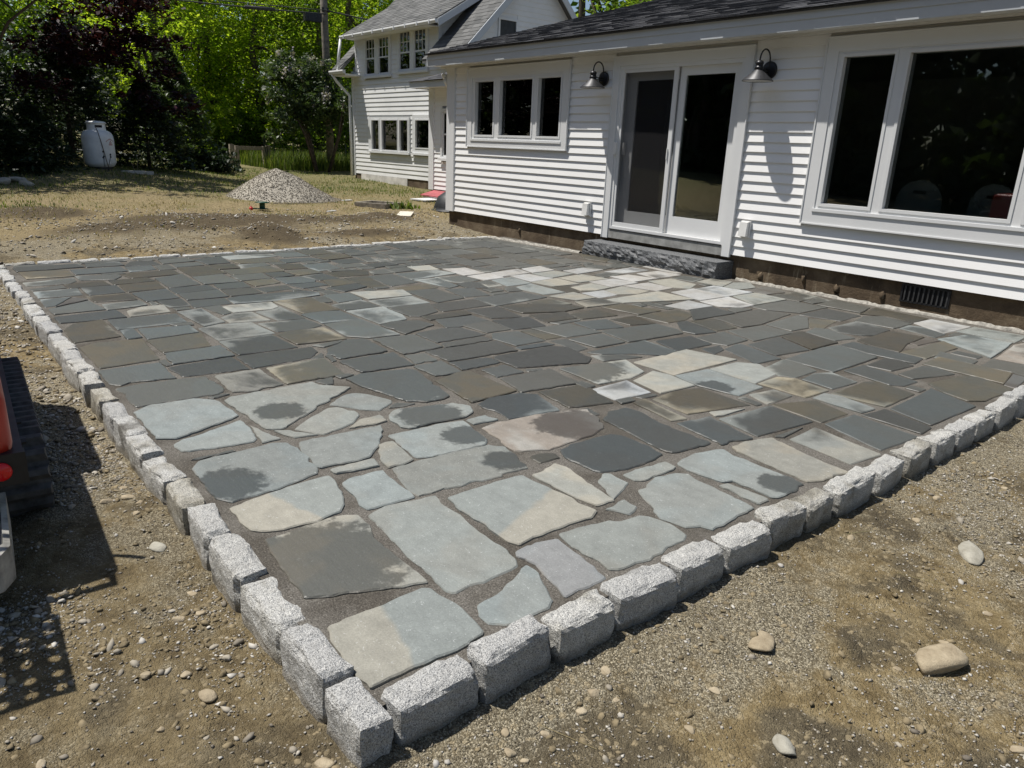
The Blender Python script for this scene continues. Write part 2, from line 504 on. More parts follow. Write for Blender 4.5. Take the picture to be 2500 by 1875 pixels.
def m_foundation():
    m, nt, b = newmat('concrete_brown')
    p = posn(nt)
    f = noi(nt, p, 2.5, 6, .65, .4)
    c = ramp(nt, f, [(.3, (.050, .034, .020)), (.5, (.105, .074, .044)), (.72, (.20, .155, .10))])
    c = mixc(nt, sstep(nt, noi(nt, mapv(nt, p, (9, 9, 2)), 1.5, 5, .6), .56, .74), c, (.26, .215, .15))
    nt.links.new(c, b.inputs['Base Color'])
    b.inputs['Roughness'].default_value = .9
    bump(nt, b, noi(nt, p, 30, 6, .7), .7, .012)
    MATS['concrete_brown'] = m
m_foundation()

def m_shingle(name, a, c2):
    m, nt, b = newmat(name)
    p = posn(nt)
    c = ramp(nt, island(nt), [(0, a), (1, c2)])
    f = noi(nt, p, 90, 3, .7)
    c = mixc(nt, .6, c, ramp(nt, f, [(.3, .55), (.7, 1.25)]), 'MULTIPLY')
    nt.links.new(c, b.inputs['Base Color'])
    b.inputs['Roughness'].default_value = .9
    b.inputs['Specular IOR Level'].default_value = .2
    bump(nt, b, f, .5, .004)
    MATS[name] = m
m_shingle('shingle_dark', (.045, .046, .050), (.105, .105, .11))
m_shingle('shingle_grey', (.10, .102, .10), (.19, .19, .185))

def m_glass():
    m = bpy.data.materials.new('window_glass'); m.use_nodes = True
    nt = m.node_tree; nt.nodes.clear()
    out = nt.nodes.new('ShaderNodeOutputMaterial')
    tr = nd(nt, 'ShaderNodeBsdfTransparent', None, Color=(.80, .84, .83))
    gl = nd(nt, 'ShaderNodeBsdfGlossy', None, Color=(.95, .97, .97), Roughness=.012)
    fr = nd(nt, 'ShaderNodeFresnel', None, IOR=1.55)
    mx = nd(nt, 'ShaderNodeMixShader', None, _0=mth(nt, 'MULTIPLY', fr.outputs[0], 1.25, clamp=True), _1=tr.outputs[0], _2=gl.outputs[0])
    nt.links.new(mx.outputs[0], out.inputs[0])
    MATS['window_glass'] = m
    # insect screen: fine dark mesh, mostly see-through
    m = bpy.data.materials.new('screen_mesh'); m.use_nodes = True
    nt = m.node_tree; nt.nodes.clear()
    out = nt.nodes.new('ShaderNodeOutputMaterial')
    tr = nd(nt, 'ShaderNodeBsdfTransparent', None, Color=(1, 1, 1))
    df = nd(nt, 'ShaderNodeBsdfDiffuse', None, Color=(.035, .035, .037))
    mx = nd(nt, 'ShaderNodeMixShader', None, _0=.50, _1=tr.outputs[0], _2=df.outputs[0])
    nt.links.new(mx.outputs[0], out.inputs[0])
    MATS['screen_mesh'] = m
m_glass()

def m_leaf(name, cols, rough=.5, trans=.4, spec=.35):
    m = bpy.data.materials.new(name); m.use_nodes = True
    nt = m.node_tree; nt.nodes.clear()
    out = nt.nodes.new('ShaderNodeOutputMaterial')
    b = nd(nt, 'ShaderNodeBsdfPrincipled', None, Roughness=rough)
    b.inputs['Specular IOR Level'].default_value = spec
    n = len(cols)
    c = ramp(nt, island(nt), [(i/(n-1), x) for i, x in enumerate(cols)])
    cl = noi(nt, posn(nt), .55, 3, .55)
    c = mixc(nt, .55, c, ramp(nt, cl, [(.34, (.55, .62, .60)), (.66, (1.15, 1.1, .95))]), 'MULTIPLY')
    nt.links.new(c, b.inputs['Base Color'])
    t = nd(nt, 'ShaderNodeBsdfTranslucent')
    nt.links.new(mixc(nt, 1., c, (1.5, 1.6, .75), 'MULTIPLY'), t.inputs[0])
    mx = nd(nt, 'ShaderNodeMixShader', None, _0=trans, _1=b.outputs[0], _2=t.outputs[0])
    nt.links.new(mx.outputs[0], out.inputs[0])
    MATS[name] = m
m_leaf('leaf_maple', [(.010, .004, .006), (.020, .006, .010), (.034, .010, .015), (.062, .014, .020)], .55, .15, .25)
m_leaf('leaf_bright', [(.13, .20, .018), (.19, .28, .026), (.26, .34, .034), (.36, .40, .05)], .5, .75)
m_leaf('leaf_mid', [(.07, .12, .016), (.10, .165, .022), (.15, .22, .032), (.21, .26, .045)], .5, .68)
m_leaf('leaf_dark', [(.010, .020, .009), (.016, .032, .013), (.026, .046, .018), (.036, .058, .024)], .5, .2)
m_leaf('leaf_hedge', [(.022, .036, .014), (.034, .055, .019), (.05, .078, .026), (.07, .10, .035)], .5, .35)
m_leaf('leaf_lilac', [(.035, .06, .022), (.05, .085, .03), (.075, .11, .045), (.10, .13, .06)], .45, .3)
m_leaf('blossom', [(.30, .26, .29), (.42, .38, .40), (.52, .49, .50)], .7, .2)
m_leaf('grass_green', [(.05, .085, .016), (.08, .13, .022), (.13, .18, .035), (.22, .23, .07)], .6, .35)
m_leaf('grass_straw', [(.20, .155, .075), (.30, .245, .125), (.42, .36, .20), (.16, .17, .05)], .7, .2)

plain('bark', (.085, .065, .048), .9, 0, .3, 12, .8, 30)
plain('pole_wood', (.20, .175, .14), .9, 0, .18, 9, .5, 40)
plain('post_wood', (.27, .235, .18), .9, 0, .2, 14, .5, 60)
plain('black_rubber', (.065, .064, .062), .75, 0, .3, 20, .5, 60)
plain('black_metal', (.020, .021, .024), .38, .3, .1, 20)
plain('lamp_metal', (.050, .051, .055), .48, .35, .1, 30)
plain('lamp_inside', (.72, .70, .66), .4)
plain('machine_red', (.42, .030, .012), .32, 0, .08, 4)
plain('machine_grey', (.055, .056, .058), .5, .2, .2, 12)
plain('platform_grey', (.34, .33, .30), .6, .2, .25, 14, .4, 70)
plain('reflector_red', (.60, .008, .010), .18, 0, .05, 30)
plain('tank_white', (.82, .84, .84), .4, 0, .08, 3)
plain('red_print', (.38, .035, .03), .6)
plain('copper_line', (.16, .13, .10), .45, .5)
plain('dark_gap', (.012, .012, .012), .8)
plain('room_wall', (.36, .37, .36), .9, 0, .05)
plain('room_floor', (.07, .05, .035), .7, 0, .15)
plain('room_white', (.62, .63, .62), .6, 0, .05)
plain('chair_plastic', (.40, .40, .385), .5, 0, .05)
plain('sill_board', (.30, .30, .285), .75, 0, .15, 9, .3, 50)
plain('plastic_white', (.74, .74, .72), .45)
plain('plastic_green', (.008, .055, .03), .5)
plain('plastic_red', (.50, .02, .02), .5)
plain('grey_board', (.24, .215, .175), .85, 0, .2, 12, .4, 50)
plain('pale_board', (.60, .56, .47), .8, 0, .12, 10)
plain('red_board', (.34, .075, .085), .7, 0, .15, 8)
plain('dark_plastic', (.022, .024, .026), .5, 0, .2, 10)
plain('fence_wire', (.06, .07, .065), .5, .6)
plain('post_green', (.03, .05, .035), .6, .2)
plain('asphalt', (.11, .108, .105), .9, 0, .1, 20)
plain('car_dark', (.02, .022, .022), .35)
plain('pale_stone', (.45, .44, .40), .85, 0, .12, 8, .4, 40)
plain('mortar', (.30, .285, .25), .9, 0, .25, 25, .9, 60)
plain('foundation_white', (.62, .60, .56), .8, 0, .12, 5)

# ------------------------------------------------------------------ ground
def axis(spans):
    out = []
    for a, b, d in spans:
        n = max(1, round((b-a)/d))
        out += [a+(b-a)*i/n for i in range(n)]
    out.append(spans[-1][1])
    return np.array(out)
def make_ground():
    xs = axis([(-260, -80, 12), (-80, -34, 2), (-34, -15, .35), (-15, -9.9, .09), (-9.9, -9.4, .12), (-9.4, -6.5, .22), (-6.5, -1.62, .075), (-1.62, .7, .026), (.7, 1.2, .06), (1.2, 6, .4), (6, 120, 9)])
    ys = axis([(-160, -30, 10), (-30, -3, 1.2), (-3, -.3, .12), (-.3, .9, .035), (.9, 3.1, .026), (3.1, 4.2, .05), (4.2, 9.0, .09), (9.0, 16, .3), (16, 60, 3), (60, 260, 14)])
    nx, ny = len(xs), len(ys)
    V = np.zeros((nx*ny, 3), np.float32)
    k = 0
    for x in xs:
        for y in ys:
            z = ground_full(x, y)
            V[k] = (x, y, z)
            k += 1
    i, j = np.meshgrid(np.arange(nx-1), np.arange(ny-1), indexing='ij')
    a = (i*ny+j).ravel()
    F = np.stack([a, a+ny, a+ny+1, a+1], 1)
    me = fast_mesh('ground', V, F, True)
    D = np.zeros(nx*ny, np.float32)
    for mx, my, rx, ry, h in MOUNDS:
        D = np.maximum(D, min(1, h*9)*np.exp(-1.1*(((V[:, 0]-mx)/rx)**2+((V[:, 1]-my)/ry)**2)))
    me.attributes.new('dug', 'FLOAT', 'POINT').data.foreach_set('value', D)
    tag(link('ground', me, 'dirt'), kind='structure')
make_ground()

# ------------------------------------------------------------------ patio
STONES = """y0 -179,81 -164,80 -155,79 -153,80 -153,94 -152,115 -154,121 -172,123 -184,120 -186,118 -186,99 -186,83 T
y0 -223,84 -204,84 -200,91 -191,113 -188,122 -226,122 -235,125 -246,125 -249,121 -249,104 -248,87 B-220,96,34
b0 -218,126 -207,125 -194,125 -181,124 -177,125 -177,139 -178,155 -186,158 -206,158 -226,160 -232,158 -243,161 -246,138 -243,128
y0 -225,162 -206,162 -194,161 -189,164 -190,176 -189,203 -192,209 -203,208 -216,207 -229,205 -237,205 -238,190 -238,164 T
b0 -316,84 -301,83 -291,84 -285,87 -285,98 -287,114 -291,128 -296,132 -314,134 -333,132 -336,126 -335,106 -334,90 -327,84 B-302,92,18
b0 -177,180 -166,179 -156,179 -154,181 -153,204 -154,220 -156,224 -166,226 -175,224 -180,221 -186,192 -187,182
b0 -184,230 -171,226 -161,228 -153,236 -154,262 -155,268 -173,270 -193,272 -198,268 -200,256 -195,238
y0 -266,85 -257,85 -252,92 -249,109 -251,121 -256,126 -280,132 -286,132 -286,122 -283,99 -280,85 T
b0 -266,156 -251,153 -246,154 -242,193 -242,213 -253,218 -269,220 -275,216 -277,195 -278,176 -277,159 B-254,210,13
r2 -286,224 -271,221 -261,221 -253,236 -254,251 -255,271 -259,282 -270,290 -286,295 -296,264 -298,236 -296,225 B-272,272,25
b0 -356,130 -351,137 -395,199 -410,184 -417,184 -415,131 -410,127 B-377,146,15
b1 -196,275 -178,278 -176,283 -168,284 -156,283 -154,285 -153,302 -154,310 -172,310 -196,311 -203,312 -208,296 -206,277 B-161,300,12
b0 -373,81 -367,89 -382,126 -414,124 -423,114 -424,91 -417,81
p0 -183,158 -180,159 -174,160 -169,158 -159,156 -154,155 -153,168 -154,175 -166,178 -180,179 -185,180 -188,167 -187,161
b0 -163,125 -158,125 -153,128 -152,146 -154,150 -163,154 -171,158 -177,158 -170,141 -167,127
b20 -241,236 -225,236 -218,238 -214,252 -213,263 -216,281 -231,283 -246,282 -251,279 -252,250 -249,240
b0 -298,177 -284,175 -280,176 -277,189 -276,214 -278,218 -298,222 -310,224 -314,212 -314,190 -314,179 B-292,212,14
y3 -197,316 -182,315 -163,313 -155,312 -152,321 -149,340 -165,342 -186,346 -198,349 -203,331 -202,320
b0 -324,134 -312,133 -300,131 -296,133 -294,150 -294,157 -306,169 -319,178 -328,183 -330,147 -330,137
b20 -240,287 -218,284 -214,286 -211,312 -213,315 -231,314 -247,315 -266,319 -275,317 -276,303 -269,291
b5 -393,205 -372,210 -354,214 -347,223 -346,235 -349,241 -373,246 -403,252 -410,249 -417,216 -412,204 B-386,232,50
b17 -426,84 -425,129 -432,135 -463,134 -469,100 -465,82
b0 -264,131 -252,130 -247,130 -246,141 -246,153 -273,154 -278,155 -280,141 -276,133
b19 -155,447 -153,508 -187,522 -186,524 -183,456
b14 -154,383 -151,422 -191,426 -193,395
b13 -203,344 -198,393 -229,397 -232,349
o20 -513,83 -516,120 -576,124 -580,93 -572,82
y5 -154,351 -151,378 -193,385 -191,356
o15 -248,340 -236,387 -276,389 -280,366 -277,343
y0 -221,209 -206,209 -195,212 -194,222 -214,225 -232,229 -238,226 -234,209
b14 -298,245 -294,281 -323,289 -331,282 -334,259 -328,246
g20 -373,313 -356,366 -364,377 -396,383 -405,373 -404,315
b0 -357,85 -350,87 -345,102 -343,119 -346,122 -368,125 -376,124 -369,105 -362,85
o19 -332,245 -334,282 -384,282 -386,273 -379,250
y1 -303,396 -303,469 -343,459 -341,396
b4 -335,191 -321,190 -316,193 -316,209 -314,228 -320,238 -328,241 -337,235 -342,216 -346,203 -341,194 B-327,213,20
o19 -177,520 -160,515 -154,525 -152,569 -178,581 -186,575 -193,532
b20 -244,500 -245,569 -281,577 -285,559 -283,501
y4 -317,336 -314,365 -320,385 -348,396 -357,338 B-347,352,30
o18 -186,457 -187,500 -215,507 -220,498 -220,452
o12 -422,169 -421,209 -463,213 -460,171
b1 -279,390 -251,396 -253,426 -299,429 -302,395 B-271,397,14
b19 -476,81 -469,86 -473,92 -468,117 -508,118 -508,81
b0 -339,147 -333,151 -333,154 -340,172 -348,180 -356,182 -367,176 -368,171 -357,152 -348,142
b16 -207,317 -203,339 -238,349 -241,322
g20 -331,282 -325,327 -359,332 -361,289
o20 -294,288 -286,318 -322,328 -326,292
g11 -423,136 -418,151 -422,167 -461,167 -461,138
b20 -464,164 -467,206 -480,217 -495,219 -498,164
g20 -411,283 -409,344 -439,347 -442,282
b14 -500,167 -498,210 -543,208 -542,167
o16 -195,395 -193,425 -219,432 -230,399
o20 -161,578 -167,613 -218,612 -217,580
b20 -469,121 -464,162 -498,162 -494,119
b9 -544,168 -545,212 -590,210 -595,184 -589,167
o16 -586,81 -592,113 -653,113 -649,91 -631,82
b8 -192,645 -201,718 -236,715 -244,673
b20 -419,219 -416,258 -451,261 -450,218
b20 -468,218 -455,221 -455,261 -497,263 -500,249 -484,226
b19 -382,436 -377,499 -387,505 -412,505 -420,443
b16 -509,254 -496,267 -494,293 -556,291 -554,256
g20 -442,265 -445,301 -488,302 -494,266
o17 -531,126 -532,159 -574,165 -570,125
y1 -261,429 -265,461 -287,473 -299,463 -300,431
b1 -369,177 -357,185 -349,193 -357,206 -361,208 -377,202 -384,197 -384,187 -373,173
y1 -282,356 -280,389 -305,394 -318,391 -310,362
b16 -613,115 -614,167 -650,168 -652,116
o10 -225,430 -224,458 -251,463 -261,456 -260,430
b20 -499,123 -500,165 -529,165 -530,165 -528,126
b15 -367,391 -355,415 -339,430 -343,448 -379,452 -378,385
o20 -265,599 -242,599 -251,634 -253,671 -281,667 -281,607
o15 -506,212 -502,251 -544,252 -546,223 -540,211
g20 -362,561 -359,586 -369,651 -399,642 -398,570
g19 -152,428 -153,444 -185,453 -188,429
b12 -666,222 -660,262 -667,306 -680,311 -694,302 -698,239 -692,224
w7 -289,322 -286,353 -313,359 -312,324
b19 -207,505 -199,511 -198,530 -241,538 -242,511
y0 -287,159 -278,158 -278,166 -280,173 -306,177 -306,168
g19 -458,304 -459,352 -489,348 -495,334 -491,304
b18 -293,505 -287,544 -325,560 -325,515
o13 -599,258 -598,292 -653,295 -661,288 -659,255
b6 -532,296 -537,325 -554,331 -591,332 -590,294
b15 -262,459 -252,465 -253,494 -276,505 -284,500 -279,467
b20 -254,573 -220,576 -223,597 -280,598 -281,578
o19 -507,429 -492,468 -495,497 -510,496 -534,465 -542,427
b20 -328,528 -326,585 -357,586 -362,540
g20 -393,645 -366,663 -366,714 -409,711 -410,644
g14 -306,620 -287,627 -281,638 -283,672 -318,682 -319,629
b17 -655,83 -654,131 -686,130 -680,83
b16 -572,126 -576,164 -601,165 -608,128
b13 -224,463 -222,493 -244,499 -251,485 -248,465
g12 -544,427 -551,500 -586,494 -584,429
b14 -548,214 -546,242 -552,254 -580,252 -583,212
b18 -288,471 -286,501 -328,512 -331,508 -327,486
y2 -490,547 -462,625 -512,625 -511,542
r6 -169,650 -181,707 -194,731 -198,711 -190,647
b19 -458,398 -419,403 -416,441 -454,438 -457,398
b2 -200,245 -201,273 -209,274 -211,254 -210,244
b6 -189,433 -188,448 -213,453 -223,450 -222,433
b20 -446,348 -420,351 -420,382 -456,382 -460,358
b6 -200,720 -203,760 -245,755 -247,719
b0 -202,225 -195,222 -198,230 -203,241 -215,241 -217,238 -212,229
o20 -287,546 -286,585 -322,594 -326,591 -323,561
b20 -342,448 -341,490 -368,497 -373,458
g20 -200,734 -158,733 -157,767 -200,768
o18 -221,598 -221,656 -237,670 -242,599
b14 -558,257 -556,291 -596,291 -601,271 -597,255
b9 -593,173 -600,192 -661,192 -656,170
g17 -492,296 -509,335 -528,331 -536,309 -529,294
o20 -409,517 -408,541 -419,569 -441,570 -444,514
g19 -461,381 -458,414 -459,416 -493,426 -498,387
b19 -203,533 -190,573 -207,580 -214,573 -215,536
g20 -386,255 -385,276 -415,279 -413,255
g20 -330,588 -328,613 -351,651 -363,653 -357,589
b19 -583,387 -589,423 -644,423 -647,389
w7 -249,700 -247,755 -283,755 -285,721
o20 -314,725 -284,719 -285,756 -340,760 -332,713
b7 -586,333 -586,381 -623,383 -621,333
b18 -690,84 -691,123 -735,118 -712,84
b20 -384,401 -383,434 -413,437 -413,399
g15 -545,333 -540,341 -550,366 -581,377 -586,359 -584,333
g20 -548,369 -549,426 -581,427 -580,376
g20 -326,665 -327,706 -364,708 -363,655
g19 -495,337 -492,350 -499,385 -523,384 -525,346
g20 -284,680 -283,716 -315,723 -325,705 -319,676
g20 -168,616 -158,610 -170,648 -191,643 -189,612
o10 -245,322 -242,333 -280,339 -279,328
y8 -631,210 -629,243 -637,252 -659,254 -661,216 -657,207
b20 -343,493 -332,497 -333,528 -362,534 -362,496
g19 -504,391 -494,420 -542,428 -543,391
b18 -765,194 -772,226 -839,227 -824,195
b10 -585,230 -582,253 -637,253 -628,244 -625,226
y6 -627,337 -625,385 -654,392 -666,337
b18 -709,159 -714,189 -762,190 -753,157
o17 -871,88 -870,130 -915,131 -917,86
y9 -595,194 -588,226 -626,224 -628,207 -617,194
y9 -231,397 -231,427 -246,428 -250,404
b20 -389,279 -390,314 -406,314 -409,281
y6 -412,655 -411,713 -452,716 -452,675
g16 -221,541 -218,570 -232,577 -241,572 -240,539
g20 -334,719 -342,754 -386,762 -379,716
g19 -403,546 -400,606 -431,610 -434,579
g19 -676,390 -684,429 -743,430 -742,397
o18 -818,231 -824,270 -881,269 -882,233
y7 -654,133 -658,166 -689,169 -689,150 -678,136
b0 -168,273 -155,273 -155,281 -165,280 -176,279 -178,274
g19 -463,355 -463,381 -498,384 -494,353
w5 -426,616 -411,634 -412,654 -452,668 -454,621
b20 -699,191 -699,229 -736,231 -732,193
y0 -287,135 -284,144 -283,156 -291,158 -292,145 -291,135
b14 -766,84 -765,119 -801,121 -798,84
o18 -809,271 -811,331 -853,329 -843,272
w7 -454,666 -455,717 -502,709 -500,672
o16 -761,156 -766,191 -807,193 -802,156
o20 -366,530 -364,557 -398,570 -404,540
o19 -446,520 -446,553 -489,542 -489,513
w3 -456,625 -454,666 -502,672 -501,633
o15 -728,121 -722,155 -759,156 -757,120
b19 -425,441 -419,471 -449,480 -455,445
o19 -467,424 -466,460 -492,469 -498,429
g20 -363,288 -363,312 -384,311 -383,290
b18 -291,589 -285,613 -316,624 -325,618 -321,595
g14 -594,295 -593,330 -630,331 -621,295
b18 -769,228 -770,264 -821,264 -816,230
b15 -760,123 -761,154 -801,154 -801,123
b10 -700,430 -710,498 -740,490 -741,433
b16 -919,85 -926,150 -952,148 -949,85
o16 -834,176 -839,226 -870,226 -868,183 -859,171
b20 -664,187 -668,221 -695,224 -697,190
b20 -382,503 -369,505 -364,527 -405,538 -407,527
b18 -878,132 -880,183 -913,182 -912,133
y2 -520,657 -504,669 -517,698 -558,703 -561,664
y0 -332,176 -332,189 -343,190 -342,176 -334,166
o19 -460,460 -454,501 -483,501 -481,463
b0 -182,218 -184,226 -193,226 -191,213
b3 -563,505 -560,533 -616,533 -608,500
y10 -398,715 -403,762 -433,767 -434,716
g16 -783,575 -722,576 -719,620 -782,619
b18 -733,191 -739,232 -766,231 -764,192
b16 -592,425 -588,454 -627,463 -637,432 -637,432
o16 -678,368 -675,386 -742,397 -742,369
b13 -688,123 -695,157 -718,156 -713,124
b12 -247,677 -247,699 -272,711 -283,707 -282,686
g20 -443,301 -443,347 -457,347 -455,305
b12 -832,83 -829,119 -840,127 -861,128 -852,82
o19 -422,481 -413,507 -445,513 -446,480
g20 -194,614 -195,627 -225,631 -219,606
w2 -435,578 -432,615 -464,616 -459,573
b18 -627,305 -632,334 -665,336 -666,308
y8 -494,499 -490,542 -519,542 -519,507
g19 -699,230 -702,263 -732,263 -734,233
o19 -524,340 -526,386 -542,389 -540,341
y0 -524,573 -514,594 -518,619 -553,612 -547,579
o18 -751,365 -750,404 -775,417 -786,410 -782,365
w0 -555,598 -557,644 -592,638 -592,599
b18 -736,300 -733,331 -745,338 -771,332 -775,303
o16 -248,221 -243,221 -242,234 -248,236 -253,228 -252,223
g20 -383,382 -385,394 -416,400 -418,383
w0 -513,624 -516,655 -553,656 -554,614
y2 -594,587 -594,634 -633,626 -628,584
b20 -417,260 -417,278 -437,280 -440,264
y3 -592,543 -587,580 -628,582 -624,539
b12 -639,439 -646,456 -697,462 -699,431
b16 -842,130 -833,160 -850,170 -862,170 -869,130
o16 -803,153 -809,193 -833,191 -831,153
o14 -802,115 -805,151 -830,149 -827,113
b4 -617,500 -618,536 -661,541 -656,508
b18 -772,266 -774,300 -808,303 -807,267
b8 -915,305 -921,369 -944,366 -951,330 -946,302
b15 -674,169 -673,187 -709,189 -708,167
y10 -354,378 -346,413 -360,404 -370,381
b0 -302,225 -300,243 -308,243 -311,234 -310,225
o20 -329,615 -319,622 -329,663 -349,649
b20 -181,710 -157,708 -157,731 -180,731
y2 -523,514 -522,540 -556,540 -553,502
o18 -645,388 -647,431 -672,433 -668,387
b16 -796,365 -804,397 -849,400 -845,364
b12 -668,461 -658,468 -662,496 -695,496 -701,460
r18 -438,718 -435,749 -460,768 -469,755 -466,719
o20 -422,383 -422,401 -455,396 -456,384
o18 -881,303 -876,352 -910,357 -909,301
b17 -891,270 -894,298 -949,304 -932,266
r20 -152,573 -156,610 -166,611 -160,575
o12 -519,466 -514,499 -543,497 -542,464
b16 -723,83 -725,91 -760,109 -759,84
b16 -738,233 -736,264 -768,267 -765,236
b18 -670,333 -685,367 -707,366 -697,326
g18 -858,660 -802,661 -802,707 -859,707
w7 -567,686 -568,735 -603,732 -604,692
o20 -722,718 -685,723 -711,765 -753,767 -758,744
b19 -927,661 -861,662 -861,707 -927,707
y0 -558,553 -550,568 -554,596 -583,594 -577,556
g18 -805,544 -740,543 -741,572 -805,572
w0 -694,497 -695,529 -739,530 -744,500
w0 -626,541 -630,579 -666,572 -668,544
o20 -828,574 -785,573 -785,620 -829,620
y0 -339,122 -339,131 -365,125
o18 -702,334 -709,368 -741,367 -740,343
g16 -879,574 -830,573 -831,620 -879,619
w2 -564,644 -567,686 -602,675 -603,644
w2 -578,737 -577,762 -637,772 -638,742
o16 -736,268 -746,299 -773,298 -767,268
b20 -703,266 -709,297 -731,299 -729,264
o19 -868,621 -807,622 -807,658 -869,658
g6 -472,716 -470,745 -493,768 -503,748 -491,713
g16 -804,622 -753,622 -753,659 -806,659
b16 -579,114 -581,125 -612,126 -609,116
w6 -668,533 -672,579 -700,582 -696,536
o18 -867,410 -876,450 -916,444 -905,405
y0 -337,137 -334,149 -347,139 -352,132
y0 -633,580 -640,621 -668,614 -666,576
w0 -658,499 -661,531 -694,534 -690,498
b18 -916,187 -910,224 -948,224 -947,200
w0 -520,543 -522,572 -548,578 -549,546
y4 -493,714 -506,752 -533,747 -529,713
b16 -626,199 -631,208 -665,209 -663,193
b18 -865,353 -870,407 -896,399 -896,357
o16 -929,575 -880,575 -880,620 -927,620
b14 -741,340 -742,365 -780,362 -773,333
o18 -913,406 -918,443 -959,444 -963,408
b14 -873,183 -878,211 -909,214 -911,186
b16 -922,150 -922,189 -948,189 -949,153
g20 -169,659 -156,659 -159,693 -166,693
o18 -751,622 -707,623 -708,658 -751,659
o17 -778,333 -783,364 -813,361 -809,328
g18 -913,227 -922,266 -951,263 -947,230
b18 -705,305 -712,337 -732,333 -731,300
g19 -813,498 -782,499 -782,541 -812,542
w7 -612,678 -613,727 -639,723 -632,665
o18 -821,333 -819,362 -855,368 -856,338
w2 -635,623 -642,672 -667,662 -662,623
b16 -911,542 -854,543 -853,572 -908,573
b20 -409,347 -407,380 -416,378 -417,347
b18 -634,456 -620,477 -649,486 -659,480 -656,460
b20 -908,368 -906,404 -943,403 -947,371
w0 -669,580 -670,617 -703,620 -699,587
g20 -738,661 -700,662 -699,696 -737,698
b18 -833,411 -834,445 -866,447 -864,411
o18 -851,270 -852,294 -883,298 -882,267
o18 -560,533 -552,547 -585,565 -591,541
y6 -236,351 -234,357 -234,378 -243,354
y0 -745,467 -741,495 -774,501 -778,471
b12 -847,294 -856,332 -877,333 -876,300
b20 -775,303 -779,329 -807,326 -808,305
b12 -912,452 -912,489 -950,484 -944,444
g20 -218,633 -198,633 -198,646 -218,646
b20 -321,466 -325,484 -336,493 -337,471
g20 -850,543 -806,545 -806,572 -850,572
g20 -789,432 -796,471 -823,466 -816,434
g12 -529,708 -537,738 -564,734 -560,706
b18 -802,399 -805,434 -828,436 -831,401
b18 -884,233 -889,266 -911,266 -912,236
g16 -800,661 -769,661 -770,707 -800,708
r20 -244,635 -240,671 -251,668 -251,637
r18 -733,108 -741,119 -758,110 -720,90
b19 -964,545 -912,543 -911,572 -964,572
b18 -966,575 -930,574 -930,620 -966,620
y10 -622,478 -625,500 -658,504 -655,487
w0 -666,667 -642,673 -649,701 -672,696 -687,682
y4 -748,437 -751,466 -777,468 -773,436
g20 -384,717 -383,752 -400,756 -397,721
b10 -803,84 -807,113 -822,111 -814,83
b18 -747,408 -748,435 -778,441 -771,415
g20 -901,498 -873,499 -875,541 -900,540
b18 -909,623 -871,622 -872,660 -907,659
b18 -631,290 -633,303 -659,307 -659,293
b2 -233,389 -233,395 -248,397 -249,391
b14 -871,212 -874,231 -909,232 -907,216
b18 -910,490 -918,530 -948,534 -941,495
g12 -276,290 -276,296 -288,298 -288,291
o16 -965,150 -952,150 -952,198 -965,198
o19 -871,498 -848,499 -847,540 -871,540
g20 -767,661 -739,660 -739,698 -767,697
o10 -408,189 -408,194 -421,199 -418,186
w0 -886,451 -889,493 -909,498 -910,454
y10 -336,91 -336,108 -338,107 -338,86
b0 -348,207 -348,217 -356,207 -351,199
w8 -602,633 -610,674 -629,665 -622,637
o20 -179,695 -157,697 -156,705 -178,706
o18 -489,226 -497,245 -501,246 -497,220
w2 -825,478 -821,526 -849,501 -850,486
o16 -314,322 -315,332 -328,331 -327,324
g16 -965,87 -952,87 -952,125 -965,125
g18 -480,561 -446,562 -445,571 -480,572
y4 -643,697 -644,728 -670,736 -668,703
w0 -701,531 -699,552 -737,551 -739,537
w0 -703,553 -707,585 -732,574 -732,556
g18 -639,731 -642,760 -673,769 -671,743
g20 -896,709 -852,709 -851,736 -897,735
w0 -746,502 -744,538 -771,515 -772,502
w0 -194,355 -196,379 -197,372 -198,352
w0 -401,608 -401,636 -417,625 -413,611
g20 -706,622 -686,622 -687,659 -704,659
b8 -282,320 -280,332 -287,334 -288,322
y4 -592,480 -589,498 -612,506 -612,491
g20 -940,622 -911,623 -910,659 -940,659
b20 -689,312 -668,313 -667,327 -688,326
g20 -670,726 -678,757 -708,762 -687,726
o16 -197,507 -187,507 -187,517 -197,517
g19 -945,710 -901,708 -899,735 -944,735
g10 -456,429 -458,456 -462,460 -465,425
b18 -965,327 -952,327 -952,375 -965,375
g19 -815,709 -782,710 -783,735 -814,736
g18 -886,474 -854,476 -853,496 -885,495
o20 -965,266 -948,265 -945,292 -965,293
y0 -281,339 -280,352 -284,353 -286,337
y6 -831,446 -828,460 -863,469 -862,451
w0 -415,202 -418,214 -422,211 -424,201
g18 -850,709 -817,709 -818,735 -850,734
y0 -605,155 -602,168 -612,169 -612,152
o20 -823,470 -803,471 -802,495 -821,497
g20 -844,522 -815,521 -814,541 -844,541
g16 -719,587 -702,587 -705,620 -718,619
w6 -663,621 -667,653 -680,646 -684,623
b20 -617,465 -600,465 -600,482 -617,482
o19 -966,207 -948,208 -947,228 -966,230
o18 -947,661 -929,660 -930,708 -949,706
y0 -497,119 -498,123 -514,123 -512,118
y0 -418,123 -420,134 -424,133 -421,121
o19 -791,448 -777,446 -779,477 -793,478
o16 -167,645 -157,645 -157,655 -167,655
b16 -237,700 -236,715 -246,714 -244,695
g18 -797,375 -787,375 -787,409 -797,409
y0 -826,462 -825,477 -852,479 -853,465
b19 -876,155 -866,156 -867,178 -878,177
g20 -671,171 -661,171 -661,184 -671,184
o18 -965,378 -948,378 -948,405 -965,405
o20 -799,481 -779,478 -776,495 -800,496
b20 -464,214 -477,218 -466,205
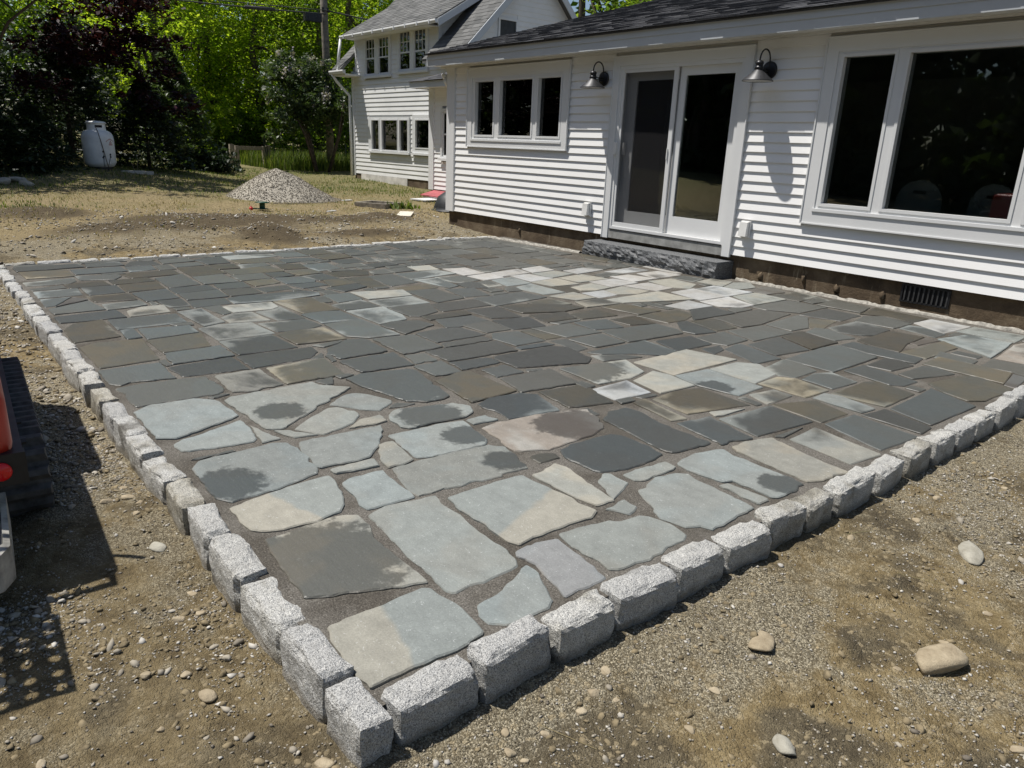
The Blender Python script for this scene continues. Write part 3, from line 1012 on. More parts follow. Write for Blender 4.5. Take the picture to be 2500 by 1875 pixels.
g19 -597,457 -587,457 -587,478 -596,478
y0 -451,214 -452,218 -469,220 -468,216
o20 -965,297 -952,297 -952,324 -965,324
b18 -965,231 -952,231 -952,255 -965,255
b16 -800,413 -785,413 -784,432 -800,431
y0 -363,315 -360,327 -364,329 -368,317
g18 -966,446 -952,446 -950,476 -966,476
b19 -885,451 -864,453 -867,471 -884,473
b18 -780,709 -761,710 -762,734 -781,735
g20 -704,309 -691,309 -691,322 -704,322
g16 -875,336 -858,336 -858,352 -875,352
g18 -473,573 -463,573 -463,590 -473,590
o20 -867,373 -850,374 -850,390 -866,391
g16 -779,520 -767,519 -767,541 -780,542
y0 -688,159 -695,166 -708,164 -706,160
g18 -482,549 -469,549 -469,559 -482,559
y0 -669,369 -670,385 -678,386 -678,369
o19 -962,621 -941,623 -941,642 -964,641
g20 -965,498 -945,497 -947,516 -965,515
b18 -677,357 -664,357 -664,367 -677,367
b19 -966,709 -947,709 -949,735 -965,734
g20 -697,661 -685,661 -687,681 -698,681
o20 -965,519 -953,517 -952,541 -966,542
g20 -867,392 -855,394 -854,408 -865,410
g18 -914,520 -902,522 -903,541 -915,541
b16 -707,291 -697,291 -697,301 -707,301
b20 -964,643 -943,644 -942,658 -966,658
b20 -965,662 -951,660 -951,685 -965,683
o20 -515,699 -505,699 -505,712 -515,712
g20 -965,478 -952,478 -951,495 -964,494
g18 -698,687 -685,687 -685,700 -698,700
g18 -965,688 -950,687 -950,708 -964,707
g18 -683,657 -670,657 -670,667 -683,667"""
TINT = {'b': ((.240, .262, .250), (.238, .250, .232)), 'g': ((.240, .246, .224), (.228, .232, .208)), 'o': ((.262, .236, .172), (.228, .222, .182)),
        'y': ((.318, .308, .262), (.275, .282, .255)), 'w': ((.40, .405, .395), (.37, .365, .342)), 'r': ((.240, .218, .190), (.30, .295, .272)), 'p': ((.232, .246, .244), (.240, .240, .232))}
def offset_ring(P, d):
    n = len(P)
    c = sum((Vector(p) for p in P), Vector((0, 0)))/n
    out = []
    for i in range(n):
        a, b, q = Vector(P[i-1]), Vector(P[(i+1) % n]), Vector(P[i])
        e = b-a
        nr = Vector((-e.y, e.x))
        nr = nr.normalized() if nr.length > 1e-6 else (c-q).normalized()
        lim = (c-q).length*.45
        out.append(q+nr*min(d, lim))
    return out
def chaikin(P, t=.2):
    out = []
    n = len(P)
    for i in range(n):
        a, b = Vector(P[i]), Vector(P[(i+1) % n])
        L = (b-a).length
        k = min(t, .006/max(L, .001))
        out += [a.lerp(b, k), a.lerp(b, 1-k)]
    return out
def stone_geo(P, rng, near):
    P = chaikin(P)
    d = .028 if near else .09
    Q = []
    n = len(P)
    am = .011 if near else .006
    for i in range(n):
        a, b = P[i], P[(i+1) % n]
        m = max(1, int((b-a).length/d))
        for k in range(m):
            q = a.lerp(b, k/m)
            v = Vector((q.x*17, q.y*17, 5.)); w = Vector((q.x*48, q.y*48, 9.))
            if near:      # broken bites out of the sawn line
                bite = max(0, noise.noise(Vector((q.x*8, q.y*8, 40)))-.28)*.07
                cq = Vector((sum(e.x for e in P)/n-q.x, sum(e.y for e in P)/n-q.y))
                if cq.length > .08:
                    q = q+cq.normalized()*bite
            Q.append(Vector((q.x+am*noise.noise(v)+am*.5*noise.noise(w), q.y+am*noise.noise(v+Vector((31, 7, 3)))+am*.5*noise.noise(w+Vector((3, 17, 3))))))
    n = len(Q)
    cx = sum(q.x for q in Q)/n; cy = sum(q.y for q in Q)/n
    tx, ty = rng.uniform(-.004, .004), rng.uniform(-.004, .004)
    top = rng.uniform(-.002, .0035)
    def zz(q, dz):
        return patio_z(q.x, q.y)+top+dz+tx*(q.x-cx)+ty*(q.y-cy)
    cc = Vector((cx, cy))
    def radial(d):
        return [q+(cc-q)*min(d/max((cc-q).length, 1e-4), .5) for q in Q]
    r0, r1, r2, r3 = Q, Q, radial(.006), radial(.085)
    V = [(q.x, q.y, zz(q, -.035)) for q in r0]+[(q.x, q.y, zz(q, -.0045+.0025*noise.noise(Vector((q.x*30, q.y*30, 1))))) for q in r1]+[(q.x, q.y, zz(q, 0)) for q in r2]+[(q.x, q.y, zz(q, .0005)) for q in r3]
    F = []
    for r in range(3):
        F += [(r*n+i, r*n+(i+1) % n, (r+1)*n+(i+1) % n, (r+1)*n+i) for i in range(n)]
    F.append(tuple(3*n+i for i in range(n)))
    E = [0.]*(2*n)+[.1]*n+[1.]*n
    return V, F, E
def make_patio():
    rng = random.Random(11)
    # bedding
    xs = np.linspace(-9.68, -1.46, 110); ys = np.linspace(.765, 7.74, 96)
    V = [(x, y, patio_z(x, y)-.0075+.0035*noise.noise(Vector((x*2.3, y*2.3, 4)))+.002*noise.noise(Vector((x*9, y*9, 4)))) for x in xs for y in ys]
    ny = len(ys)
    F = [(i*ny+j, (i+1)*ny+j, (i+1)*ny+j+1, i*ny+j+1) for i in range(len(xs)-1) for j in range(ny-1)]
    patio = link('patio', mkmesh('patio', V, F, True, False), 'stone_dust')
    tag(patio, kind='structure')
    rest = {}
    for i, ln in enumerate(STONES.strip().split('\n')):
        t = ln.split()
        key, w = t[0][0], int(t[0][1:])/20
        P = [tuple(int(c)/100 for c in s.split(',')) for s in t[1:] if s[0] not in 'BT']
        ex = [s for s in t[1:] if s[0] in 'BT']
        c0 = P[0]
        near = c0[0] > -5 and c0[1] < 3.2
        V, F, E = stone_geo(P, rng, near)
        A, B = TINT[key]
        v = (rng.uniform(.88, 1.12) if w < .4 else rng.uniform(.70, 1.28))*.80
        hue = rng.uniform(-.035, .035)
        sh = lambda c: (c[0]*v*(1+hue), c[1]*v, c[2]*v*(1-hue))
        A, B = sh(A), sh(B)
        if ex and ex[0] == 'T':
            A, B = sh(TINT['y'][0]), sh(TINT['b'][0])
        blob = (0., 0., 0.)
        if ex and ex[0][0] == 'B':
            bx = [int(c)/100 for c in ex[0][1:].split(',')]
            blob = tuple(bx)
        split = 1. if ex and ex[0] == 'T' else 0.
        if i < 298:
            me = mkmesh('flagstone', V, F, False, False)
            at = me.attributes.new('edge', 'FLOAT', 'POINT')
            at.data.foreach_set('value', E)
            o = link('flagstone', me, 'bluestone', patio)
            o['tint'] = A; o['tint_two'] = B; o['wet'] = float(w); o['blob'] = blob; o['split'] = split
            pc = [sum(q[k] for q in P)/len(P) for k in (0, 1)]
            o['centre'] = (pc[0], pc[1], sum(math.hypot(q[0]-pc[0], q[1]-pc[1]) for q in P)/len(P))
        else:
            k = 'x'
            r = rest.setdefault(k, [[], [], []])
            n0 = len(r[0])
            r[0] += V; r[1] += [tuple(a+n0 for a in f) for f in F]; r[2] += E
    r = rest['x']
    me = mkmesh('flagstone_fillers', r[0], r[1], False, False)
    at = me.attributes.new('edge', 'FLOAT', 'POINT'); at.data.foreach_set('value', r[2])
    o = link('flagstone_fillers', me, 'bluestone', patio)
    o['tint'] = tuple(.8*c for c in TINT['g'][0]); o['tint_two'] = tuple(.8*c for c in TINT['y'][1]); o['wet'] = .72; o['blob'] = (0., 0., 0.); o['centre'] = (-5., 4., 50.)
    o['kind'] = 'stuff'
make_patio()

# ------------------------------------------------------------------ granite cobble border
def cobble_mesh(seed, L, W, H):
    """split granite: flat jittered faces with chipped arrises"""
    rng = random.Random(seed)
    bm = bmesh.new()
    bmesh.ops.create_cube(bm, size=2.)
    for v in bm.verts:
        v.co = Vector((v.co.x*(1+rng.uniform(-.07, .03)), v.co.y*(1+rng.uniform(-.16, .05)), v.co.z*(1+rng.uniform(-.08, .04))))
    bmesh.ops.subdivide_edges(bm, edges=bm.edges[:], cuts=11, use_grid_fill=True)
    sd = Vector((seed*3.7, seed*1.3, seed*2.1))
    for v in bm.verts:
        c = v.co.copy()
        p = Vector((c.x*L/2, c.y*W/2, c.z*H/2))
        # distance to the nearest arris in metres
        d = sorted((L/2-abs(p.x), W/2-abs(p.y), H/2-abs(p.z)))
        arr = math.hypot(max(0, d[0]), max(0, d[1]))
        k = max(0., 1-arr/.036)
        chip = max(0, noise.noise(p*13+sd*2)+.15)*.028+.0095
        n = Vector((p.x/L, p.y/W, p.z/H)).normalized()
        p -= Vector((n.x*.6, n.y, n.z))*chip*k*k*1.25
        q = noise.noise(p*11+sd)*.007+noise.noise(p*30+sd)*.0045+noise.noise(p*75+sd)*.0022
        p += Vector((c.x*(d[0] == L/2-abs(c.x*L/2)), 0, 0))*0
        p += n*q
        v.co = p
    me = bpy.data.meshes.new('cobblestone')
    bm.to_mesh(me); bm.free()
    me.materials.append(MATS['granite'])
    return me
def make_border():
    rng = random.Random(5)
    root = thing('cobblestone_border', 'border of rough light grey granite cobblestones set around the bluestone patio', 'stone border', (-1.45, .75, -.1))
    meshes = [cobble_mesh(k, .30, .118, .215) for k in range(12)]
    Mi = root.matrix_basis.inverted()
    def put(x, y, z, ang, ln, wd=1.):
        o = link('cobblestone', rng.choice(meshes), None, root)
        flip = rng.choice((0, math.pi))
        M = Matrix.Translation((x, y, z)) @ Matrix.Rotation(ang+flip+rng.uniform(-.07, .07), 4, 'Z') @ Matrix.Rotation(rng.uniform(-.03, .03), 4, 'Y') @ Matrix.Rotation(rng.uniform(-.04, .04), 4, 'X')
        M = M @ Matrix.Diagonal((ln/.30, wd*rng.uniform(.94, 1.08), rng.uniform(.96, 1.05), 1))
        o.matrix_basis = Mi @ M
    lx = [-1.375, -1.60, -1.91, -2.245, -2.586, -2.877, -3.177, -3.505, -3.803, -4.104, -4.418, -4.728, -5.04, -5.337, -5.65, -5.96, -6.25, -6.58, -6.85, -7.12, -7.388, -7.7, -8.02, -8.346, -8.65, -8.95, -9.2, -9.45, -9.70]
    for a, b in zip(lx, lx[1:]):
        put((a+b)/2, .742+rng.uniform(-.008, .008), -.090+rng.uniform(-.013, .011), 0, a-b-.014)
    fy = [.805, 1.095, 1.388, 1.67, 1.995, 2.286, 2.6, 2.86, 3.116, 3.50, 3.827, 4.15, 4.478, 4.74, 5.08, 5.44, 5.8, 6.1, 6.4, 6.7, 7.0, 7.3]
    for a, b in zip(fy, fy[1:]):
        put(-1.452+rng.uniform(-.008, .008), (a+b)/2, -.090+patio_z(-1.5, a)+rng.uniform(-.013, .011), math.pi/2, b-a-.014)
    y = .80
    while y < 7.3:
        d = rng.uniform(.27, .36)
        put(-9.735+rng.uniform(-.01, .01), y+d/2, -.092+patio_z(-9, y)+rng.uniform(-.008, .004), math.pi/2, d-.008)
        y += d
make_border()

# ------------------------------------------------------------------ house helpers
def cells(x0, x1, z0, z1, holes):
    xs = sorted({x0, x1, *[h[0] for h in holes], *[h[1] for h in holes]})
    zs = sorted({z0, z1, *[h[2] for h in holes], *[h[3] for h in holes]})
    xs = [x for x in xs if x0 <= x <= x1]; zs = [z for z in zs if z0 <= z <= z1]
    out = []
    for a, b in zip(xs, xs[1:]):
        run = None
        for c, d in zip(zs, zs[1:]):
            mx, mz = (a+b)/2, (c+d)/2
            if any(h[0] < mx < h[1] and h[2] < mz < h[3] for h in holes):
                if run: out.append((a, b, *run)); run = None
            else:
                run = (run[0], d) if run else (c, d)
        if run: out.append((a, b, *run))
    return out
def spans(x0, x1, holes, z0, z1):
    segs = [(x0, x1)]
    for h in holes:
        if h[2] < z1-.012 and h[3] > z0+.012:
            ns = []
            for a, b in segs:
                if h[1] <= a or h[0] >= b: ns.append((a, b)); continue
                if h[0] > a: ns.append((a, h[0]))
                if h[1] < b: ns.append((h[1], b))
            segs = ns
    return [s for s in segs if s[1]-s[0] > .01]
def clapboard(parent, x0, x1, y, z, exp, mat, t=.025):
    """one lapped board on a wall that faces -y; y is the plane of its lower lip"""
    h = exp+.016
    mb = MB()
    mb.hexa([(x0, y, z), (x1, y, z), (x1, y+t, z), (x0, y+t, z)],
            [(x0, y+t-.003, z+h), (x1, y+t-.003, z+h), (x1, y+t, z+h), (x0, y+t, z+h)])
    return part('clapboard', mb, mat, parent, fixn=False)
def picture(mb, x0, x1, z0, z1, w, y0, y1):
    """rectangular frame of width w"""
    mb.box(x0, x0+w, y0, y1, z0, z1); mb.box(x1-w, x1, y0, y1, z0, z1)
    mb.box(x0+w, x1-w, y0, y1, z0, z0+w); mb.box(x0+w, x1-w, y0, y1, z1-w, z1)
    return mb
def shingles(parent, P0, ex, ey, nx, ny, mat, rng, exp=.14, tw=(.2, .34), th=(.004, .011)):
    """courses of shingle tabs on a sloping plane: P0 corner, ex along eave, ey up the slope (unit), lengths nx, ny"""
    P0, ex, ey = Vector(P0), Vector(ex), Vector(ey)
    n = ex.cross(ey).normalized()
    if n.z < 0: n = -n
    V = []; F = []
    c = 0
    y = -.01
    while y < ny-.02:
        x = -rng.uniform(0, tw[1])
        while x < nx:
            w = rng.uniform(*tw)
            a, b = max(0, x), min(nx, x+w-.004)
            if b-a > .03:
                t = rng.uniform(*th)
                lo = y+rng.uniform(-.006, .006)
                hi = min(ny, y+exp+.03)
                o = len(V)
                for (u, v, hgt) in ((a, lo, .003), (b, lo, .003), (b, hi, .001), (a, hi, .001), (a, lo, t+.004), (b, lo, t+.004), (b, hi, .003), (a, hi, .003)):
                    V.append(P0+ex*u+ey*v+n*hgt)
                F += [(o+4, o+5, o+6, o+7), (o, o+1, o+5, o+4), (o+1, o+2, o+6, o+5), (o+3, o, o+4, o+7)]
            x += w
        y += exp
        c += 1
    mb = MB(); mb.v = [tuple(v) for v in V]; mb.f = F
    o = part('shingles', mb, mat, parent)
    o['kind'] = 'stuff'
    return o

YW = 7.788
# ------------------------------------------------------------------ low house wing beside the patio
def make_house():
    rng = random.Random(3)
    root = thing('house_wing', 'low white clapboard house wing with sliding glass door facing the patio', 'house', (-5, 10, 0))
    X0, X1 = -11.46, 1.7
    door = (-7.49, -5.337, .27, 2.63); sw = (-10.85, -8.36, 1.43, 2.645); bw = (-4.46, -1.62, .78, 2.64)
    holes = [(-7.40, -5.46, .40, 2.53), (-10.72, -8.49, 1.55, 2.51), (-4.33, -1.75, .94, 2.51)]
    mb = MB()
    for c in cells(X0, X1, .30, 2.75, holes):
        mb.box(c[0], c[1], YW+.0255, YW+.16, c[2], c[3])
    mb.box(X0, X0+.15, YW+.16, 18.2, .3, 2.75); mb.box(X1-.15, X1, YW+.16, 18.2, .3, 2.75); mb.box(X0+.15, X1-.15, 18.05, 18.2, .3, 2.75)
    wall = part('wall', mb, 'white_trim', root)
    cas = [door, sw, bw]
    z = .302; k = 0
    while z < 2.70:
        for a, b in spans(-11.235, X1, cas, z, z+.109):
            cut = [a]
            if b-a > 4.4 or (a > -6 and b > 0):
                q = -1.9+(.55 if k % 2 else -.15)
                if a+.5 < q < b-.3: cut.append(q)
            cut.append(b)
            for s, e in zip(cut, cut[1:]):
                clapboard(wall, s+.001, e-.001, YW-.0, z, .109, 'white_siding')
        z += .109; k += 1
    mb = MB(); mb.box(-11.475, -11.245, YW-.016, YW+.05, .295, 2.715); mb.box(-11.245, -11.232, YW-.010, YW+.02, .295, 2.71)
    part('corner_board', mb, 'white_trim', root)
    # foundation
    mb = MB(); mb.box(X0+.02, X1-.02, YW+.045, YW+.25, -.25, .298)
    f = part('foundation', mb, 'concrete_brown', root)
    # rough drips on the concrete
    for q in (-4.9, -4.35, -3.95, -3.45, -2.1, -9.4):
        m2 = MB()
        m2.lathe([(.0, -.05), (.03, -.035), (.026, .02), (.0, .05)], (q, YW+.045, .12+rng.uniform(-.04, .04)), 7)
        m2.v = [(v[0]+rng.uniform(-.012, .012), min(v[1], YW+.05), v[2]+rng.uniform(-.012, .012)) for v in m2.v]
        part('concrete_lump', m2, 'concrete_brown', f, True)
    # crawl space vent
    mb = MB(); picture(mb, -3.27, -2.80, .10, .285, .018, YW+.030, YW+.046)
    v = part('vent', mb, 'black_metal', root)
    mb = MB(); mb.box(-3.25, -2.82, YW+.0445, YW+.0455, .118, .267)
    part('backing', mb, 'dark_gap', v)
    for i in range(10):
        x = -3.235+i*.045
        mb = MB(); mb.box(x, x+.014, YW+.026, YW+.042, .118, .267)
        part('bar', mb, 'machine_grey', v)
    # eave
    mb = MB(); mb.box(-11.66, X1+.2, 7.499, 7.524, 2.700, 2.885)
    mb.box(-11.66, X1+.2, 7.489, 7.4985, 2.80, 2.89)
    part('fascia', mb, 'fascia_paint', root)
    mb = MB(); mb.box(-11.66, X1+.2, 7.5245, YW+.015, 2.716, 2.732)
    mb.box(-11.66, X1+.2, YW-.03, YW+.012, 2.69, 2.7155)
    part('soffit', mb, 'soffit_paint', root)
    # roof: low gable, ridge parallel to the patio wall
    sl = .283
    ye, ze, yr = 7.462, 2.893, 13.1
    zr = ze+sl*(yr-ye)
    mb = MB()
    t = .035
    mb.prism([(ye, ze), (yr, zr), (yr+5.6, zr-sl*5.6), (yr+5.6, zr-sl*5.6-t), (yr, zr-t), (ye, ze-t*.6)], 'x', -11.70, X1+.25)
    roof = part('roof', mb, 'shingle_dark', root)
    ln = math.hypot(1, sl)
    shingles(roof, (-11.71, ye-.012, ze+.002), (1, 0, 0), (0, 1/ln, sl/ln), X1+.25+11.71, (yr-ye)*ln, 'shingle_dark', rng, .14, (.18, .36), (.004, .014))
    mb = MB()
    mb.prism([(ye+.03, ze-.04), (yr, zr-.04), (yr, zr-.2), (ye+.03, ze-.19)], 'x', -11.69, -11.66)
    part('rake_board', mb, 'fascia_paint', root)
    mb = MB()
    mb.prism([(YW+.1, 2.74), (18.1, 2.74), (yr, zr-.06)], 'x', X0+.01, X0+.12)
    part('gable_wall', mb, 'white_siding', root)
    # ---- sliding door
    mb = MB()
    for (a, b) in ((-7.49, -7.385), (-5.445, -5.337)):
        mb.box(a, b, YW-.022, YW+.02, .27, 2.63)
    mb.box(-7.385, -5.445, YW-.022, YW+.02, 2.52, 2.63)
    mb.box(-7.50, -7.489, YW-.030, YW-.0, .27, 2.645); mb.box(-5.338, -5.327, YW-.030, YW-.0, .27, 2.645); mb.box(-7.489, -5.338, YW-.030, YW-.0, 2.6305, 2.645)
    sd = part('sliding_door', mb, 'white_trim', root)
    mb = MB(); picture(mb, -7.384, -5.446, .395, 2.519, .045, YW-.006, YW+.15)
    part('frame', mb, 'white_trim', sd)
    mb = MB(); mb.box(-7.384, -5.446, YW-.012, YW+.03, .275, .392)
    part('sill', mb, 'sill_board', sd)
    mb = MB(); mb.box(-7.36, -5.47, YW-.020, YW+.02, .3925, .404)
    part('threshold', mb, 'dark_gap', sd)
    mb = MB()     # fixed panel at right
    mb.box(-6.40, -6.31, YW+.045, YW+.085, .442, 2.472); mb.box(-5.60, -5.493, YW+.045, YW+.085, .442, 2.472)
    mb.box(-6.31, -5.60, YW+.045, YW+.085, .442, .665); mb.box(-6.31, -5.60, YW+.045, YW+.085, 2.37, 2.472)
    part('fixed_panel', mb, 'white_trim', sd)
    mb = MB(); mb.box(-6.31, -5.60, YW+.064, YW+.068, .665, 2.37)
    part('pane', mb, 'window_glass', sd)
    mb = MB()     # sliding panel behind the screen
    mb.box(-7.335, -7.155, YW+.095, YW+.135, .442, 2.472); mb.box(-6.46, -6.33, YW+.095, YW+.135, .442, 2.472)
    mb.box(-7.155, -6.46, YW+.095, YW+.135, .442, .66); mb.box(-7.155, -6.46, YW+.095, YW+.135, 2.34, 2.472)
    part('sliding_panel', mb, 'white_trim', sd)
    mb = MB(); mb.box(-7.155, -6.46, YW+.112, YW+.116, .66, 2.34)
    part('pane', mb, 'window_glass', sd)
    mb = MB()
    mb.box(-7.345, -7.30, YW+.004, YW+.03, .41, 2.473); mb.box(-6.475, -6.415, YW+.004, YW+.03, .41, 2.473)
    mb.box(-7.30, -6.475, YW+.004, YW+.03, .41, .50); mb.box(-7.30, -6.475, YW+.004, YW+.03, 2.435, 2.473)
    sf = part('screen_frame', mb, 'white_trim', sd)
    mb = MB(); mb.add([(-7.30, YW+.017, .50), (-6.475, YW+.017, .50), (-6.475, YW+.017, 2.435), (-7.30, YW+.017, 2.435)], [(0, 1, 2, 3)])
    part('screen', mb, 'screen_mesh', sd)
    mb = MB(); mb.box(-7.38, -7.33, YW-.035, YW+.004, 1.40, 1.56)
    part('handle', mb, 'plastic_white', sd)
    mb = MB(); mb.box(-7.288, -7.255, YW+.03, YW+.07, 1.40, 1.56)
    part('handle', mb, 'plastic_white', sd)
    mb = MB(); mb.box(-6.468, -6.455, YW-.012, YW+.004, 1.37, 1.50)
    part('latch', mb, 'plastic_white', sd)
    # ---- small window with three casements
    def window(cx0, cx1, cz0, cz1, fr, panes, sill=True):
        mb = MB()
        x0, x1, z0, z1 = fr
        for c in cells(cx0, cx1, cz0, cz1, [fr]):
            mb.box(c[0], c[1], YW-.022, YW+.02, c[2], c[3])
        picture(mb, cx0-.014, cx1+.014, cz0-.014, cz1+.014, .0135, YW-.032, YW-.002)
        w = part('window', mb, 'white_trim', root)
        mb = MB()
        for c in cells(x0, x1, z0, z1, panes):
            mb.box(c[0]+.0005, c[1]-.0005, YW-.012, YW+.12, c[2], c[3])
        part('frame', mb, 'white_trim', w)
        for a, b, c, d in panes:
            mb = MB(); picture(mb, a-.030, b+.030, c-.030, d+.030, .0305, YW-.020, YW-.0122)
            part('sash', mb, 'white_trim', w)
            mb = MB(); mb.box(a, b, YW+.045, YW+.049, c, d)
            part('pane', mb, 'window_glass', w)
        mb = MB(); mb.box(x0-.02, x1+.02, YW-.034, YW-.0125, z0-.034, z0-.002)
        part('sill', mb, 'white_trim', w)
        return w
    window(*sw, (-10.72, -8.49, 1.55, 2.51), [(-10.635, -10.135, 1.615, 2.44), (-9.975, -9.175, 1.615, 2.44), (-9.035, -8.535, 1.615, 2.44)])
    window(*bw, (-4.33, -1.75, .94, 2.51), [(-4.265, -3.745, .995, 2.455), (-3.60, -2.46, .995, 2.455), (-2.32, -1.81, .995, 2.455)])
    # ---- rooms behind the glass
    mb = MB(); mb.box(X0+.16, X1-.16, YW+.17, 18.0, .25, .33)
    part('floor', mb, 'room_floor', root)
    mb = MB(); mb.box(X0+.16, X1-.16, YW+.165, 18.0, 2.62, 2.66)
    part('ceiling', mb, 'room_wall', root)
    mb = MB(); mb.box(X0+.16, X1-.16, 12.0, 12.1, .33, 2.62); mb.box(-8.15, -8.05, YW+.165, 12.0, .33, 2.62)
    part('room_partition', mb, 'room_wall', root)
    mb = MB(); mb.box(-10.98, -10.52, 8.60, 8.64, 1.24, 2.32); mb.box(-10.25, -10.10, 8.9, 8.94, 1.24, 2.2)
    part('interior_door', mb, 'room_white', root)
    mb = MB(); mb.box(-11.2, -8.3, YW+.17, YW+.75, 1.18, 1.24); mb.box(-11.2, -8.3, YW+.17, YW+.72, .33, 1.18)
    part('counter', mb, 'room_white', root)
    return root
make_house()

def make_chair(x, y, rz, label):
    t = thing('plastic_chair', label, 'chair', (x, y, .33), rz, 'white chairs behind the big window')
    def lp(name, mb, mat='chair_plastic'):
        return link(name, mkmesh(name, mb.v, mb.f), mat, t)
    pts = []
    for a in range(0, 181, 20):
        pts.append((.24*math.cos(R(a)), .62+.33*(math.sin(R(a))**.7 if 0 < a < 180 else 0)))
    poly = pts+[(-.22, .45), (.22, .45)]
    mb = MB()
    for p in cells(-.26, .26, .44, .96, [(-.07, .07, .82, .86)]):
        pass
    slot = [(-.07, .80), (.07, .80), (.07, .835), (-.07, .835)]
    # back as a ring of quads round a hand slot
    n = len(poly)
    ring = []
    for q in poly:
        ang = math.atan2(q[1]-.817, q[0])
        ring.append((max(-.07, min(.07, .12*math.cos(ang))), .817+max(-.018, min(.018, .05*math.sin(ang)))))
    for dy in (0, .022):
        o = len(mb.v)
        mb.v += [(q[0], dy, q[1]) for q in poly]+[(q[0], dy, q[1]) for q in ring]
        mb.f += [(o+i, o+(i+1) % n, o+n+(i+1) % n, o+n+i) for i in range(n)]
    mb.f += [(i, (i+1) % n, 2*n+(i+1) % n, 2*n+i) for i in range(n)]
    lp('backrest', mb)
    mb = MB(); mb.box(-.23, .23, .02, .46, .42, .45); lp('seat', mb)
    for sx in (-.2, .2):
        for sy in (.05, .42):
            mb = MB(); mb.tube([(sx*1.1, sy, 0), (sx, sy, .42)], .016, 8); lp('leg', mb)
make_chair(-3.66, 8.72, .15, 'white plastic chair seen through big window, nearer the door')
make_chair(-2.92, 8.70, -.1, 'white plastic chair seen through big window, at its right end')

def wall_lamp(x, z, label):
    t = thing('wall_lamp', label, 'lamp', (x, YW, z), 0, 'gooseneck lamps beside the sliding door')
    Ry = Matrix.Rotation(R(90), 4, 'X')
    mb = MB(); mb.lathe([(.0, 0), (.094, 0), (.094, .012), (.085, .020), (.03, .026), (.0, .026)], (x, YW-.003, z), 28, Ry)
    mb.v = [(v[0], 2*(YW-.003)-v[1] if v[1] > YW-.003 else v[1], v[2]) for v in mb.v]
    part('backplate', mb, 'black_metal', t, True)
    yc = YW-.213
    mb = MB()
    pts = [(x, yc, z+.08)]
    for a in range(180, -1, -15):
        pts.append((x, yc+.095+.095*math.cos(R(a)), z+.10+.105*math.sin(R(a))))
    pts.append((x, YW-.022, z+.02))
    mb.tube(pts, .0085, 8)
    part('gooseneck', mb, 'black_metal', t, True)
    mb = MB(); mb.tube([(x, YW-.02, z+.0), (x, yc+.03, z+.01)], .007, 8); mb.tube([(x, YW-.02, z-.025), (x, yc+.03, z-.015)], .007, 8)
    part('arm', mb, 'black_metal', t, True)
    mb = MB(); mb.lathe([(.0, .088), (.018, .086), (.038, .074), (.046, .058), (.046, .050), (.040, .048), (.040, .020), (.046, .018), (.046, -.008), (.040, -.010)], (x, yc, z), 24)
    part('socket', mb, 'black_metal', t, True)
    mb = MB(); mb.lathe([(.038, -.008), (.050, -.022), (.165, -.120), (.168, -.128), (.163, -.129), (.160, -.122), (.048, -.026), (.03, -.012)], (x, yc, z), 32)
    sh = part('shade', mb, 'lamp_metal', t, True)
    mb = MB(); mb.lathe([(.0, -.03), (.047, -.0268), (.159, -.1235), (.159, -.1255), (.045, -.030), (.0, -.033)], (x, yc, z), 32)
    part('reflector', mb, 'lamp_inside', sh, True)
    mb = MB(); mb.lathe([(.0, -.105), (.022, -.095), (.03, -.075), (.018, -.04), (.0, -.035)], (x, yc, z), 14)
    part('bulb', mb, 'lamp_inside', t, True)
wall_lamp(-5.121, 2.367, 'black gooseneck barn lamp on the siding between door and big window')
wall_lamp(-7.685, 2.375, 'black gooseneck barn lamp on the siding between door and small window')

def outlet(x, label):
    t = thing('outlet_cover', label, 'outlet cover', (x, YW, .62), 0, 'outdoor outlet covers on the siding')
    mb = MB(); mb.box(x-.062, x+.062, YW-.028, YW+.003, .530, .722)
    part('mounting_plate', mb, 'plastic_white', t)
    mb = MB(); mb.hexa([(x-.052, YW-.085, .545), (x+.052, YW-.085, .545), (x+.052, YW-.0285, .545), (x-.052, YW-.0285, .545)],
                       [(x-.050, YW-.070, .708), (x+.050, YW-.070, .708), (x+.050, YW-.0285, .712), (x-.050, YW-.0285, .712)])
    part('lid', mb, 'plastic_white', t)
    mb = MB(); mb.tube([(x-.054, YW-.035, .712), (x+.054, YW-.035, .712)], .007, 8)
    part('hinge', mb, 'plastic_white', t)
outlet(-5.150, 'white weatherproof outlet box low on the siding right of the door')
outlet(-7.818, 'white weatherproof outlet box low on the siding left of the door')

